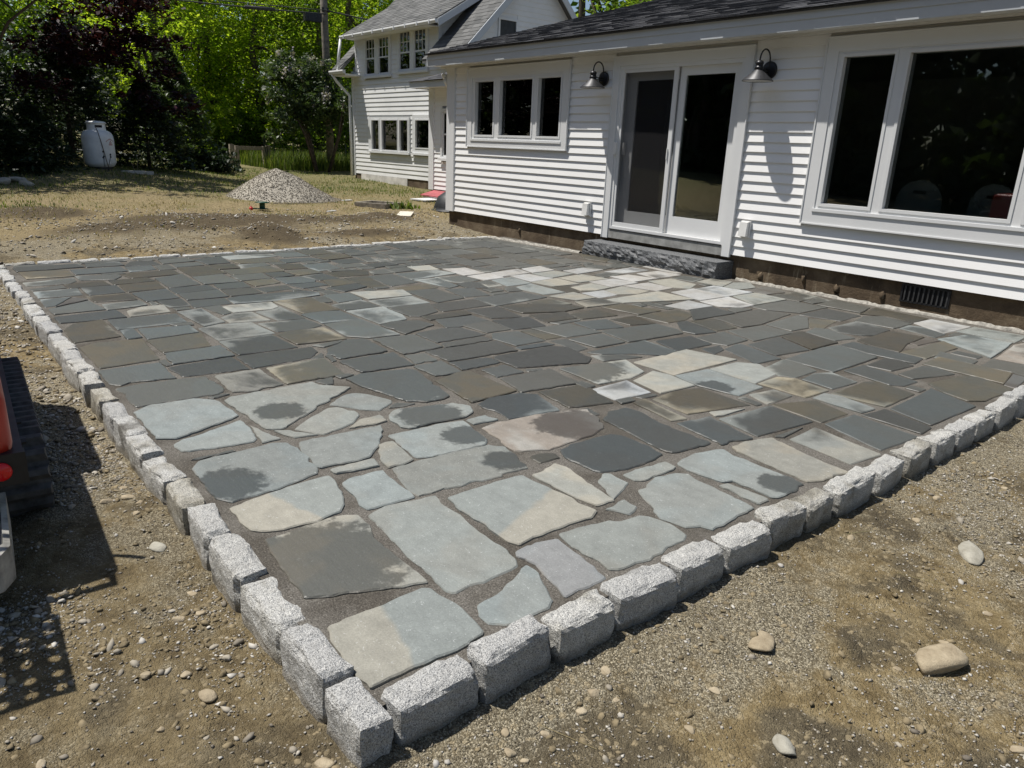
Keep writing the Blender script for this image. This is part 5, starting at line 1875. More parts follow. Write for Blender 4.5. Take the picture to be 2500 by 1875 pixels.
def make_trees():
    rng = random.Random(77)
    # sunlit woodland edge beyond the yard
    spots = [(-35.5, 9.4, 13, 3.2, 'leaf_bright'), (-44.5, 12.5, 13, 4.2, 'leaf_bright'), (-36.2, 11.7, 9, 3.0, 'leaf_bright'), (-45, 17, 13, 4.4, 'leaf_bright'),
             (-34.5, 13.3, 8.5, 2.8, 'leaf_bright'), (-37.5, 16.6, 12, 3.6, 'leaf_bright'), (-33.6, 15.6, 9.5, 2.9, 'leaf_mid'), (-43, 22, 13, 4.4, 'leaf_bright'),
             (-35.6, 18.6, 12, 3.4, 'leaf_bright'), (-40.1, 23.6, 17, 4.6, 'leaf_mid'), (-35.8, 25.5, 16, 4.2, 'leaf_bright'),
             (-47, 7, 11, 4.4, 'leaf_bright'), (-45, 1.5, 13, 5, 'leaf_mid'), (-54, 13, 15, 5.5, 'leaf_bright'), (-54, 22, 15, 5.5, 'leaf_bright'), (-38.0, 3.2, 10, 4.2, 'leaf_mid'), (-36.5, -1.5, 11, 4.4, 'leaf_dark'),
             (-27.0, 29.5, 15, 4.4, 'leaf_mid'), (-22.5, 30.5, 15, 4.2, 'leaf_mid'), (-17.0, 31, 14, 4.4, 'leaf_dark'), (-25.2, 27.5, 8.5, 3.8, 'leaf_mid'), (-20.5, 28.5, 8.5, 3.6, 'leaf_mid')]
    lab = ['mid green tree at the left end of the sunlit woodland edge', 'tall bright green tree left of centre in the woodland edge', 'low bright yellow green tree behind the wooden gate', 'tall bright tree in the middle of the woodland edge',
           'small mid green tree behind the wire fence', 'tall yellow green tree left of the utility pole', 'small dark leaved tree behind the lilac bush', 'tall bright tree right of the utility pole',
           'yellow green tree between the pole and the two storey house', 'tall mid green tree behind the dormer roof', 'bright tree rising above the grey dormer roof',
           'large tree in the shade far behind the purple maple', 'dark tree far behind the propane tank', 'tall tree filling the woodland background behind the gate', 'tall tree filling the background behind the utility pole', 'dark tree behind the purple maple crown', 'dark tree at the far left of the yard',
           'tree showing above the gable of the two storey house', 'tree showing above the low roof left of its ridge', 'dark tree behind the low roof', 'low green tree just showing over the left part of the low roof', 'low green tree just showing over the middle of the low roof']
    for i, (x, y, h, r, m) in enumerate(spots):
        lb = lobes_round(rng, h, r, 13, .10)
        near = x > -43
        tree('broadleaf_tree', lab[i], 'tree', (x, y, gz(x, y)-.1), lb, 11500 if near else 5600, .155 if near else .29, m, .2, 100+i, 'woodland trees beyond the yard', up=.8, spread=.26)
    for i, (x, y, h, r) in enumerate([(-62, -4, 22, 7), (-60, 4, 22, 7), (-61, 12, 23, 7.5), (-60, 20, 23, 7.5), (-57, 28, 22, 7), (-50, 34, 22, 7), (-40, 38, 22, 7), (-30, 42, 22, 7), (-20, 44, 21, 7)]):
        tree('forest_tree', ['far forest tree at the left edge behind the maple', 'far forest tree behind the propane tank', 'far forest tree behind the wooden gate', 'far forest tree behind the lilac', 'far forest tree left of the dormer', 'far forest tree behind the dormer', 'far forest tree behind the gable', 'far forest tree above the low roof', 'far forest tree beyond the right part of the low roof'][i], 'tree', (x, y, gz(x, y)-.1), lobes_round(rng, h, r, 16, .05), 5000, .62, 'leaf_mid', .3, 700+i, 'far forest trees', up=.6, spread=.24)
    # understory fill so no sky shows below the crowns
    for i, (x, y, r, h, m) in enumerate([(-33, 9.6, 1.8, 2.6, 'leaf_bright'), (-34, 11.9, 1.6, 2.0, 'leaf_mid'), (-31.5, 15.0, 1.5, 2.6, 'leaf_mid'), (-37, 7.2, 2.2, 3.4, 'leaf_dark'), (-43, 9.5, 3, 4, 'leaf_mid'), (-44, 16, 3.2, 4, 'leaf_mid'), (-31, 5.2, 2.0, 4.2, 'leaf_dark'), (-30.5, 2.2, 2.2, 4.2, 'leaf_dark')]):
        lb = [(rng.uniform(-.6, .6)*r, rng.uniform(-.6, .6)*r, h*rng.uniform(.2, .85), r*.6, r*.6, h*.3) for _ in range(7)]
        tree('understory_shrub', ['bright shrub beside the wooden gate', 'low shrub behind the wooden gate rail', 'shrub behind the lilac trunks', 'dark shrub left of the parked car', 'shrub deep in the woodland left of the gate', 'shrub deep in the woodland right of the gate', 'dark shrub at the right of the conifers', 'dark shrub behind the propane tank'][i], 'shrub', (x, y, gz(x, y)-.05), lb, 6000, .125, m, .05, 300+i, 'understory shrubs at the yard edge')
    # purple leaved maple
    x, y = -21.8, 1.6
    lb = []
    for i in range(52):
        a = rng.uniform(0, 6.28); d = 4.3*math.sqrt(rng.random()); z = 2.2+rng.random()*5.6
        lb.append((d*math.cos(a)*.8, d*math.sin(a), z-.10*d, 1.05, 1.15, .42))
    for (dy, z) in ((4.2, 1.5), (3.9, 2.3), (4.3, 3.0), (3.6, 3.7), (4.0, 4.3), (2.8, 1.7), (1.6, 1.75), (3.3, 2.9), (3.7, 5.0)):
        lb.append((rng.uniform(-.2, .7), dy, z, .8, .75, .30))
    tree('purple_maple', 'dark purple leaved maple tree overhanging the propane tank', 'tree', (x, y, gz(x, y)), lb, 40000, .14, 'leaf_maple', .09, 5, branches=12, up=.8, aspect=.5)
    # dark evergreen shrubs under it
    def conifer(name, label, x, y, h, r, n, seed, mat='leaf_dark', group=None, size=.16):
        rs = np.random.default_rng(seed)
        z0 = gz(x, y)
        t = thing(name, label, 'evergreen', (x, y, z0), 0, group)
        mb = MB(); mb.tube([(x, y, z0-.1), (x, y, z0+h*.92)], [.07*h/3, .01], 7); part('trunk', mb, 'bark', t, True)
        k = rs.random(n)**.8
        tier = (np.floor(k*h/.22)*.22/h*.45+k*.55).clip(0, .98)
        a = rs.random(n)*6.283
        rr = r*(1-tier)**.85*(.35+.65*rs.random(n)**.5)*(1+.25*np.sin(a*5+tier*40))
        C = np.stack([x+rr*np.cos(a), y+rr*np.sin(a), z0+.05+tier*h+.05*rs.normal(size=n)-.12*rr/r*.5], 1)
        foliage('crown', t, rs, C, size, mat, up=.9, aspect=.35)
    conifer('young_spruce', 'small dark spruce with upright tip left of the propane tank', -19.9, 2.55, 1.35, .85, 5200, 41, size=.11, group='dark evergreens under the maple')
    conifer('spreading_yew', 'dark spreading evergreen at far left under the maple', -19.3, 1.9, 1.15, 1.0, 5200, 42, size=.12, group='dark evergreens under the maple')
    conifer('dark_spruce', 'broad dark spruce just right of the propane tank', -22.6, 5.55, 2.3, 1.25, 8000, 43, size=.13, group='dark evergreens under the maple')
    conifer('dark_spruce', 'tall dark spruce behind the propane tank', -23.6, 3.9, 3.4, 1.6, 8000, 44, group='dark evergreens under the maple')
    conifer('dark_spruce', 'tall grey green spruce right of the maple branches', -25.2, 7.0, 3.5, 1.4, 9000, 45, 'leaf_lilac', group='dark evergreens under the maple')
    conifer('dark_spruce', 'dark spruce at the left edge behind the shrubs', -23.8, 1.6, 3.6, 1.9, 7000, 46, group='dark evergreens under the maple')
    # low dark shrub between spruce and gate
    lb = [(rng.uniform(-.8, .8), rng.uniform(-.9, .9), rng.uniform(.15, .5), .5, .5, .3) for _ in range(8)]
    tree('low_shrub', 'low dark shrub on the lawn edge left of the gate', 'shrub', (-24.6, 7.9, gz(-24.6, 7.9)), lb, 5000, .10, 'leaf_dark', .04, 51)
    # lilac beside the pole
    x, y = -25.9, 12.2
    lb = [(rng.uniform(-.9, .9), rng.uniform(-1.5, 1.5), 2.0+rng.random()*1.6, .75, .8, .6) for _ in range(13)]+[(rng.uniform(-.5, .5), rng.uniform(-1.7, .2), 1.3+rng.random()*.5, .5, .5, .5) for _ in range(4)]
    t = tree('lilac_bush', 'grey green lilac bush with pale flower heads beside the utility pole', 'shrub', (x, y, gz(x, y)), lb, 13000, .115, 'leaf_lilac', .06, 61, branches=0, trunk=False, up=.4)
    rs = np.random.default_rng(62)
    for i in range(7):
        a = rng.uniform(0, 6.28)
        mb = MB(); b = Vector((x+.22*math.cos(a), y+.25*math.sin(a), gz(x, y)-.05)); e = b+Vector((.55*math.cos(a), .9*math.sin(a), 2.4))
        mb.tube([b, b.lerp(e, .5)+Vector((.05, .06, .1)), e], [.05, .038, .02], 7)
        part('stem', mb, 'bark', t, True)
    for i in range(26):
        l = rng.choice(lb[:13]); d = Vector((rng.gauss(.6, .6), rng.gauss(-.5, .6), rng.uniform(.2, 1))).normalized()
        c = np.array([x+l[0]+d.x*l[3], y+l[1]+d.y*l[4], gz(x, y)+l[2]+d.z*l[5]])
        C = c+rs.normal(size=(46, 3))*np.array([.05, .05, .09])
        foliage('flower_head', t, rs, C, .06, 'blossom', aspect=.8)['kind'] = 'stuff'
    # trees on the other side of the yard: what the window glass reflects
    for i, (xx, yy, h, r) in enumerate([(-40, -13, 13, 5), (-31, -15, 13, 5), (-23, -14, 12, 4.6), (-15.5, -15, 12, 4.6), (-8.5, -14.5, 12, 4.6), (-2, -16, 12, 4.8), (5, -15, 12, 4.6), (-36, -21, 16, 6), (-27, -22, 16, 6), (-18, -22, 16, 6), (-9, -22, 16, 6), (-45, -30, 22, 8), (-33, -31, 22, 8), (-21, -31, 22, 8), (-9, -31, 22, 8)]):
        lb = lobes_round(rng, h, r, 16, .0)
        tree('hedgerow_tree', 'dark tree number of the row across the yard reflected in the window glass' if 0 else ['dark tree far along the row across the yard', 'dark tree across the yard beyond the loader bucket', 'dark tree across the yard opposite the small window', 'dark tree across the yard opposite the sliding door', 'dark tree across the yard mirrored in the big window', 'dark tree across the yard, second from the right end of the row', 'dark tree across the yard at the right end of the row', 'tall dark tree far back across the yard, westernmost', 'tall dark tree far back across the yard behind the loader', 'tall dark tree far back across the yard opposite the door', 'tall dark tree far back across the yard opposite the big window', 'highest tree of the farthest row across the yard, leftmost', 'highest tree of the farthest row across the yard, second from left', 'highest tree of the farthest row across the yard, third from left', 'highest tree of the farthest row across the yard, rightmost'][i], 'tree', (xx, yy, -.1), lb, 9000, .55, 'leaf_hedge', .22, 500+i, 'trees across the yard', up=.2)
make_trees()

# ------------------------------------------------------------------ yard objects
def make_tank():
    x, y, z = -20.95, 4.03, .53
    t = thing('propane_tank', 'white upright propane tank under the purple maple', 'tank', (x, y, z))
    r = .352
    prof = [(0, .03), (r*.55, .03), (r*.85, .07), (r, .16), (r, .70), (r*.97, .78), (r*.86, .85), (r*.66, .895), (r*.45, .905), (0, .91)]
    mb = MB(); mb.lathe(prof, (x, y, z), 40); part('body', mb, 'tank_white', t, True)
    # collar with its hand hole
    mb = MB()
    n = 40; rc = .205
    hole = range(31, 36)
    for zz in (.885, .96, 1.015, 1.06):
        for k in range(n):
            a = 2*math.pi*k/n; mb.v.append((x+rc*math.cos(a), y+rc*math.sin(a), z+zz))
    for i in range(3):
        for k in range(n):
            if i == 1 and ((n-2 <= k) or k < 3): continue
            a = i*n+k; b = i*n+(k+1) % n
            mb.f.append((a, b, b+n, a+n))
    part('collar', mb, 'tank_white', t, True, False)
    mb = MB(); mb.lathe([(.19, 1.045), (.222, 1.045), (.226, 1.075), (.17, 1.105), (0, 1.115)], (x, y, z), 36); part('cap', mb, 'tank_white', t, True)
    mb = MB(); mb.lathe([(0, .90), (.13, .90), (.13, 1.04), (0, 1.04)], (x, y, z), 16); part('valve', mb, 'dark_plastic', t, True)
    mb = MB(); mb.lathe([(r*.7, -.04), (r*.7, .06)], (x, y, z), 28); part('foot_ring', mb, 'dark_plastic', t, True)
    def surf(a, h, e=.004):
        return (x+(r+e)*math.cos(a), y+(r+e)*math.sin(a), z+h)
    mb = MB(); mb.tube([(x+.20, y-.06, z+.985), (x+.33, y-.045, z+.88), surf(-.05, .72, .014), surf(.08, .45, .014), surf(.2, .18, .016), (x+.42, y+.10, z-.03)], .009, 6)
    part('gas_line', mb, 'copper_line', t, True)
    # worn red lettering: an arched line and three short lines, not legible in the photograph
    def dash(a, h, w, hh):
        m = MB(); m.add([surf(a-w, h-hh), surf(a+w, h-hh), surf(a+w, h+hh), surf(a-w, h+hh)], [(0, 1, 2, 3)]); return m
    mb = MB()
    rr = random.Random(4)
    for k in range(13):
        f = (k-6)/6
        d = dash(.62+f*.30, .70-.055*f*f+rr.uniform(-.003, .003), .014, .011); mb.add(d.v, d.f)
    for h, cnt in ((.655, 2), (.615, 5), (.575, 7)):
        for k in range(cnt):
            d = dash(.66+(k-(cnt-1)/2)*.05, h, .017, .012); mb.add(d.v, d.f)
    part('lettering', mb, 'red_print', t, False, False)
make_tank()

def rock_mesh(seed, flat=.55, pts=22):
    """angular field stone: convex hull of random points, worn a little"""
    rng = random.Random(seed*13+1)
    bm = bmesh.new()
    for _ in range(pts):
        d = Vector((rng.gauss(0, 1), rng.gauss(0, 1), rng.gauss(0, 1))).normalized()
        d *= .5*rng.uniform(.82, 1.0)
        bm.verts.new((d.x, d.y, d.z*flat))
    r = bmesh.ops.convex_hull(bm, input=bm.verts)
    bmesh.ops.delete(bm, geom=list({v for v in r['geom_interior'] if isinstance(v, bmesh.types.BMVert)}), context='VERTS')
    bmesh.ops.subdivide_edges(bm, edges=bm.edges[:], cuts=2, use_grid_fill=True)
    bmesh.ops.triangulate(bm, faces=bm.faces[:])
    for _ in range(2):
        bmesh.ops.smooth_vert(bm, verts=bm.verts, factor=.42, use_axis_x=True, use_axis_y=True, use_axis_z=True)
    sd = Vector((seed*5.1, seed*2.3, seed*.7))
    for v in bm.verts:
        n = v.co.normalized()
        v.co += n*(.022*noise.noise(v.co*5+sd)+.012*noise.noise(v.co*14+sd))
    bmesh.ops.recalc_face_normals(bm, faces=bm.faces)
    me = bpy.data.meshes.new('rock'); bm.to_mesh(me); bm.free()
    me.polygons.foreach_set('use_smooth', [True]*len(me.polygons))
    return me
ORD = 'first second third fourth fifth sixth seventh eighth ninth tenth eleventh twelfth thirteenth fourteenth fifteenth sixteenth seventeenth eighteenth'.split()
def make_rocks():
    rng = random.Random(14)
    special = [(-.66, 2.43, .155, 'large pointed tan rock lying on the gravel right of the patio', 'tan_rock', 1.5, .62),
               (-1.07, 2.04, .095, 'flat elongated yellow tan rock near the front cobbles', 'tan_rock', 1.9, .35),
               (-.88, 3.31, .125, 'smooth pale grey oblong stone on the gravel at right', 'grey_rock', 1.9, .45),
               (-.77, 1.68, .075, 'egg shaped pale stone near the bottom of the gravel', 'grey_rock', 1.5, .55),
               (-1.91, .47, .058, 'tan stone alone on the dark dirt left of the cobbles', 'tan_rock', 1.45, .5),
               (-2.86, .58, .075, 'flat pale stone beside the shadow of the loader', 'grey_rock', 1.5, .4),
               (-1.47, .632, .058, 'round tan stone against the corner cobblestone', 'tan_rock', 1.2, .7)]
    for i, (x, y, s, lab, m, el, fl) in enumerate(special):
        o = link('rock', rock_mesh(i+1, fl, 12 if i < 2 else 34), m)
        o.location = (x, y, ground_full(x, y)+s*fl*.10)
        s *= 1.3 if i < 2 else .92
        o.scale = (s*el, s, s)
        o.rotation_euler = (rng.uniform(-.1, .1), rng.uniform(-.1, .1), [1.05, 2.2, 2.0, 2.6, .4, .3, .5][i])
        tag(o, lab, 'rock')
    meshes = [rock_mesh(30+k, rng.uniform(.4, .65), rng.choice((12, 18, 30))) for k in range(10)]
    right = [(-1.29, 1.51, .048), (-1.24, 1.4, .055), (-1.21, 1.32, .047), (-1.28, 1.09, .04), (-1.21, 1.18, .033), (-1.21, 1.05, .048), (-1.17, 1.07, .032), (-.67, 2.89, .055), (-.69, 2.56, .045), (-1.18, 1.44, .035), (-.36, 2.22, .055), (-1.26, 3.01, .052), (-.73, 2.29, .038), (-1.03, 1.72, .044), (-.97, 1.52, .042), (-1.15, 3.4, .05), (-1.2, 3.75, .06), (-1.05, 4.2, .06)]
    left = [(-2.34, .51, .050), (-2.32, .58, .045), (-2.48, .6, .05), (-1.46, .60, .035), (-1.86, .33, .032), (-1.91, .05, .04), (-2.1, .35, .045), (-2.04, .45, .042), (-4.12, .61, .065), (-3.41, .51, .075), (-3.38, .59, .065), (-3.3, .62, .05), (-3.5, .60, .05), (-3.2, .585, .045)]
    for lst, lab, grp in ((right, 'small tan stone in the gravel', 'small stones on the gravel'), (left, 'small rounded tan stone in the left dirt', 'small stones on the left dirt')):
        for q, (x, y, s) in enumerate(sorted(lst, key=lambda e: math.hypot(e[0]+1.4, e[1]-.7))):
            o = link('small_rock', rng.choice(meshes), None)
            if not o.data.materials: o.data.materials.append(MATS['tan_rock'])
            o.location = (x, y, ground_full(x, y)+s*.02)
            s *= .86
            o.scale = (s*rng.uniform(1, 1.4), s, s)
            o.rotation_euler = (rng.uniform(-.15, .15), rng.uniform(-.15, .15), rng.uniform(0, 6.28))
            tag(o, lab+', '+ORD[q]+' nearest to the patio corner', 'rock', grp)
    # heap of field stones at the far left of the lawn
    for i, (x, y, s) in enumerate(((-17.3, 1.62, .5), (-17.1, 1.98, .36), (-17.6, 1.9, .42))):
        o = link('field_stone', rock_mesh(60+i, .5), 'grey_rock')
        o.location = (x, y, ground_full(x, y)+s*.1); o.scale = (s, s*.8, s*.8); o.rotation_euler = (0, .1, i*1.1)
        tag(o, ['largest grey field stone at the left end of the lawn', 'small grey field stone in front of the pile on the lawn', 'grey field stone at the back of the pile on the lawn'][i], 'rock', 'field stones on the lawn')
make_rocks()

ICO_V = None
def pebble_cloud(P, S, rs, flat=.6, big=False):
    """many small faceted stones in one mesh"""
    if big:
        t = (1+5**.5)/2
        bv = np.array([(-1, t, 0), (1, t, 0), (-1, -t, 0), (1, -t, 0), (0, -1, t), (0, 1, t), (0, -1, -t), (0, 1, -t), (t, 0, -1), (t, 0, 1), (-t, 0, -1), (-t, 0, 1)])/1.9
        bf = np.array([(0, 11, 5), (0, 5, 1), (0, 1, 7), (0, 7, 10), (0, 10, 11), (1, 5, 9), (5, 11, 4), (11, 10, 2), (10, 7, 6), (7, 1, 8), (3, 9, 4), (3, 4, 2), (3, 2, 6), (3, 6, 8), (3, 8, 9), (4, 9, 5), (2, 4, 11), (6, 2, 10), (8, 6, 7), (9, 8, 1)])
    else:
        bv = np.array([(1, 0, 0), (-1, 0, 0), (0, 1, 0), (0, -1, 0), (0, 0, 1), (0, 0, -1)], float)
        bf = np.array([(0, 2, 4), (2, 1, 4), (1, 3, 4), (3, 0, 4), (2, 0, 5), (1, 2, 5), (3, 1, 5), (0, 3, 5)])
    n = len(P); k = len(bv)
    a = rs.random(n)*6.283
    sx = .5*S*(.8+.7*rs.random(n)); sy = .5*S*(.7+.4*rs.random(n)); sz = .5*S*flat*(.7+.6*rs.random(n))
    v = np.repeat(bv[None], n, 0)*(1+.22*rs.normal(size=(n, k, 1)))
    X = v[..., 0]*sx[:, None]; Y = v[..., 1]*sy[:, None]; Z = v[..., 2]*sz[:, None]
    tl = .5*rs.normal(size=n)
    Z = Z+X*tl[:, None]*.6
    c, s = np.cos(a)[:, None], np.sin(a)[:, None]
    V = np.stack([X*c-Y*s, X*s+Y*c, Z], -1)+P[:, None, :]
    F = (bf[None]+(np.arange(n)*k)[:, None, None]).reshape(-1, 3)
    return V.reshape(-1, 3), F
def scatter(n, rs, box, smin, smax, pw, dens=None):
    P = []; S = []
    while len(P) < n:
        x = box[0]+(box[1]-box[0])*rs.random(); y = box[2]+(box[3]-box[2])*rs.random()
        if -9.85 < x < -1.385 and .68 < y < 7.8: continue
        if y > 7.72 and x > -11.4: continue
        if dens and rs.random() > dens(x, y): continue
        s = smin+(smax-smin)*rs.random()**pw
        P.append((x, y, ground_full(x, y)+s*.10)); S.append(s)
    return np.array(P), np.array(S)
def make_gravel():
    rs = np.random.default_rng(9)
    def dn(x, y):
        return min(1, max(.05, .45+1.1*noise.noise(Vector((x*1.3, y*1.3, 20)))+.5*noise.noise(Vector((x*4, y*4, 5)))))
    A = [scatter(24000, rs, (-1.38, .9, .2, 4.2), .003, .014, 2.6, dn), scatter(6000, rs, (-1.38, 1.0, 4.0, 7.6), .005, .020, 2.5, dn),
         scatter(15000, rs, (-4.2, -1.385, -.15, .68), .003, .014, 2.6, dn), scatter(4200, rs, (-9.8, -4.0, -.1, .68), .008, .028, 2., dn),
         scatter(6500, rs, (-14.0, -9.85, -.2, 9.5), .010, .040, 3., dn)]
    V, F = pebble_cloud(np.concatenate([a[0] for a in A]), np.concatenate([a[1] for a in A]), rs)
    tag(link('loose_gravel', fast_mesh('loose_gravel', V, F), 'pebbles'), 'scattered fine stone chips over the bare dirt', 'gravel', kind='stuff')
    A = [scatter(420, rs, (-1.36, .9, .2, 4.5), .012, .032, 2.2, dn), scatter(420, rs, (-4.4, -1.385, -.1, .67), .012, .034, 2.2, dn), scatter(420, rs, (-9.8, -4.2, .0, .67), .02, .055, 2., dn), scatter(500, rs, (-13.2, -9.9, .0, 8.5), .02, .07, 2.5, dn)]
    V, F = pebble_cloud(np.concatenate([a[0] for a in A]), np.concatenate([a[1] for a in A]), rs, .5, True)
    tag(link('pebbles', fast_mesh('pebbles', V, F, True), 'pebbles'), 'scattered tan pebbles in the bare dirt', 'pebbles', kind='stuff')
    A = [scatter(3800, rs, (-1.38, .9, .2, 4.5), .008, .030, 2.6, dn), scatter(3000, rs, (-4.2, -1.385, -.15, .68), .008, .030, 2.6, dn), scatter(1500, rs, (-13.5, -4.2, -.1, .68), .015, .05, 2.6, dn), scatter(2200, rs, (-13.5, -9.9, .2, 8.5), .015, .05, 2.6, dn)]
    V, F = pebble_cloud(np.concatenate([a[0] for a in A])-np.array([0, 0, .003]), np.concatenate([a[1] for a in A]), rs, .55, True)
    tag(link('soil_clods', fast_mesh('soil_clods', V, F), 'clod'), 'crumbly brown soil clods on the bare dirt', 'soil', kind='stuff')
    # pile of crushed stone
    cx, cy = -16.0, 6.45
    z0 = ground_base(cx, cy)
    t = thing('gravel_pile', 'cone shaped pile of grey crushed stone on the dry lawn', 'gravel pile', (cx, cy, z0))
    def hgt(u, v):
        d = math.hypot(u, v)*(1+.10*noise.noise(Vector((u*1.3, v*1.3, 8))))
        h = .74*max(0, 1-d/1.08)**1.0
        return h*(1-.12*math.exp(-(d/.25)**2))+.02*noise.noise(Vector((u*4, v*4, 1)))
    V = []; n = 44
    for i in range(n+1):
        for j in range(n+1):
            u = -1.7+3.4*i/n; v = -1.95+3.9*j/n
            V.append((u, v, hgt(u, v*.88)-.03-.25*max(0, math.hypot(u, v*.88)-1.02)))
    F = np.array([(i*(n+1)+j, (i+1)*(n+1)+j, (i+1)*(n+1)+j+1, i*(n+1)+j+1) for i in range(n) for j in range(n)])
    link('heap', fast_mesh('heap', np.array(V), F, True), 'gravel', t)
    P = []; S = []
    for k in range(15000):
        a = rs.random()*6.283; d = 1.22*math.sqrt(rs.random())
        u, v = d*math.cos(a), d*math.sin(a)/.88
        s = .010+.018*rs.random()**2
        P.append((u, v, max(hgt(u, v*.88)-.03, -.02)+s*.2)); S.append(s)
    V, F = pebble_cloud(np.array(P), np.array(S), rs, .55)
    o = link('crushed_stone', fast_mesh('crushed_stone', V, F), 'gravel', t); o['kind'] = 'stuff'
make_gravel()

def blades(P, H, rs, w=.004, lean=.35):
    n = len(P)
    a = rs.random(n)*6.283
    d = np.stack([np.cos(a), np.sin(a), np.zeros(n)], 1)
    s = np.stack([-np.sin(a), np.cos(a), np.zeros(n)], 1)
    L = lean*rs.random(n)*H
    tip = P+np.array([0, 0, 1])*H[:, None]+d*L[:, None]
    W = (w*(1+.5*rs.random(n)))[:, None]
    mid = P+np.array([0, 0, .55])*H[:, None]+d*(L*.35)[:, None]
    V = np.stack([P-s*W, P+s*W, mid+s*W*.7, mid-s*W*.7, tip], 1)
    F1 = np.array([(0, 1, 2), (0, 2, 3), (3, 2, 4)])
    F = (F1[None]+(np.arange(n)*5)[:, None, None]).reshape(-1, 3)
    return V.reshape(-1, 3), F
def make_grass():
    rs = np.random.default_rng(19)
    def pts(n, box, f):
        out = []
        while len(out) < n:
            x = box[0]+(box[1]-box[0])*rs.random(); y = box[2]+(box[3]-box[2])*rs.random()
            if rs.random() < f(x, y): out.append((x, y, ground_full(x, y)-.005))
        return np.array(out)
    nz = lambda x, y, s, o: noise.noise(Vector((x*s, y*s, o)))
    P = pts(17000, (-24, -11.2, -.5, 11.6), lambda x, y: max(.02, (.30+.9*nz(x, y, .8, 3)+.4*nz(x, y, 3, 3)))*(1 if x < -13 else .45))
    V, F = blades(P, .018+.04*rs.random(len(P)), rs, .005, 1.6)
    tag(link('dry_grass', fast_mesh('dry_grass', V, F), 'grass_straw'), 'short dry straw coloured grass on the yard', 'grass', kind='stuff')
    P = pts(13000, (-27, -14, 0, 11.8), lambda x, y: max(0., -.05+1.1*nz(x, y, .45, 9)+.5*nz(x, y, 2, 9)+(.55 if x < -16.5 else 0)))
    V, F = blades(P, .03+.05*rs.random(len(P)), rs, .006, 1.)
    tag(link('green_grass', fast_mesh('green_grass', V, F), 'grass_green'), 'green grass patches on the lawn behind the gravel pile', 'grass', kind='stuff')
    P = pts(5200, (-30, -26.2, 10.6, 14.2), lambda x, y: 1.)
    V, F = blades(P, .25+.45*rs.random(len(P)), rs, .012, .6)
    tag(link('tall_grass', fast_mesh('tall_grass', V, F), 'grass_green'), 'tall green grass growing along the wire fence', 'grass', kind='stuff')
    # a leafy weed and dry seed stalks
    x, y = -13.95, 8.4
    t = thing('leafy_weed', 'green leafy weed beside the board frame on the dry lawn', 'weed', (x, y, ground_full(x, y)))
    Pw = np.array([(x+.10*rs.normal(), y+.16*rs.normal(), ground_full(x, y)) for _ in range(60)])
    V, F = blades(Pw, .08+.12*rs.random(60), rs, .022, 1.3)
    link('leaves', fast_mesh('leaves', V-np.array(t.location), F), 'grass_green', t)
    for i, (x, y, lab) in enumerate(((-20.3, 4.0, 'dried seed stalks standing in front of the propane tank'), (-20.5, 4.75, 'pair of dried seed stalks right of the propane tank'))):
        t = thing('seed_stalks', lab, 'weed', (x, y, ground_full(x, y)))
        for k in range(5 if i == 0 else 2):
            h = .3+.14*rs.random()
            dx, dy = .10*rs.normal(), .10*rs.normal()
            z = ground_full(x, y)
            mb = MB(); mb.tube([(x, y+dy*.3, z), (x+dx, y+dy, z+h)], .004, 5); mb.lathe([(0, h-.03), (.018, h-.01), (.018, h+.01), (0, h+.03)], (x+dx, y+dy, z), 7)
            part('stalk', mb, 'post_wood' if i else 'dark_plastic', t)
    # straws on the right hand dirt
    P = []
    for k in range(110):
        xx = -1.3+2.1*rs.random(); yy = .6+4.5*rs.random()
        P.append((xx, yy, ground_full(xx, yy)+.004))
    P = np.array(P); n = len(P)
    a = rs.random(n)*6.283; L = .02+.07*rs.random(n)
    d = np.stack([np.cos(a), np.sin(a), .03*rs.normal(size=n)], 1)*L[:, None]; s = np.stack([-np.sin(a), np.cos(a), np.zeros(n)], 1)*.0007
    V = np.stack([P-d-s, P-d+s, P+d+s, P+d-s], 1).reshape(-1, 3)
    tag(link('straw', fast_mesh('straw', V, np.arange(4*n).reshape(-1, 4)), 'grass_straw'), 'thin dry straw bits on the gravel', 'straw', kind='stuff')
make_grass()

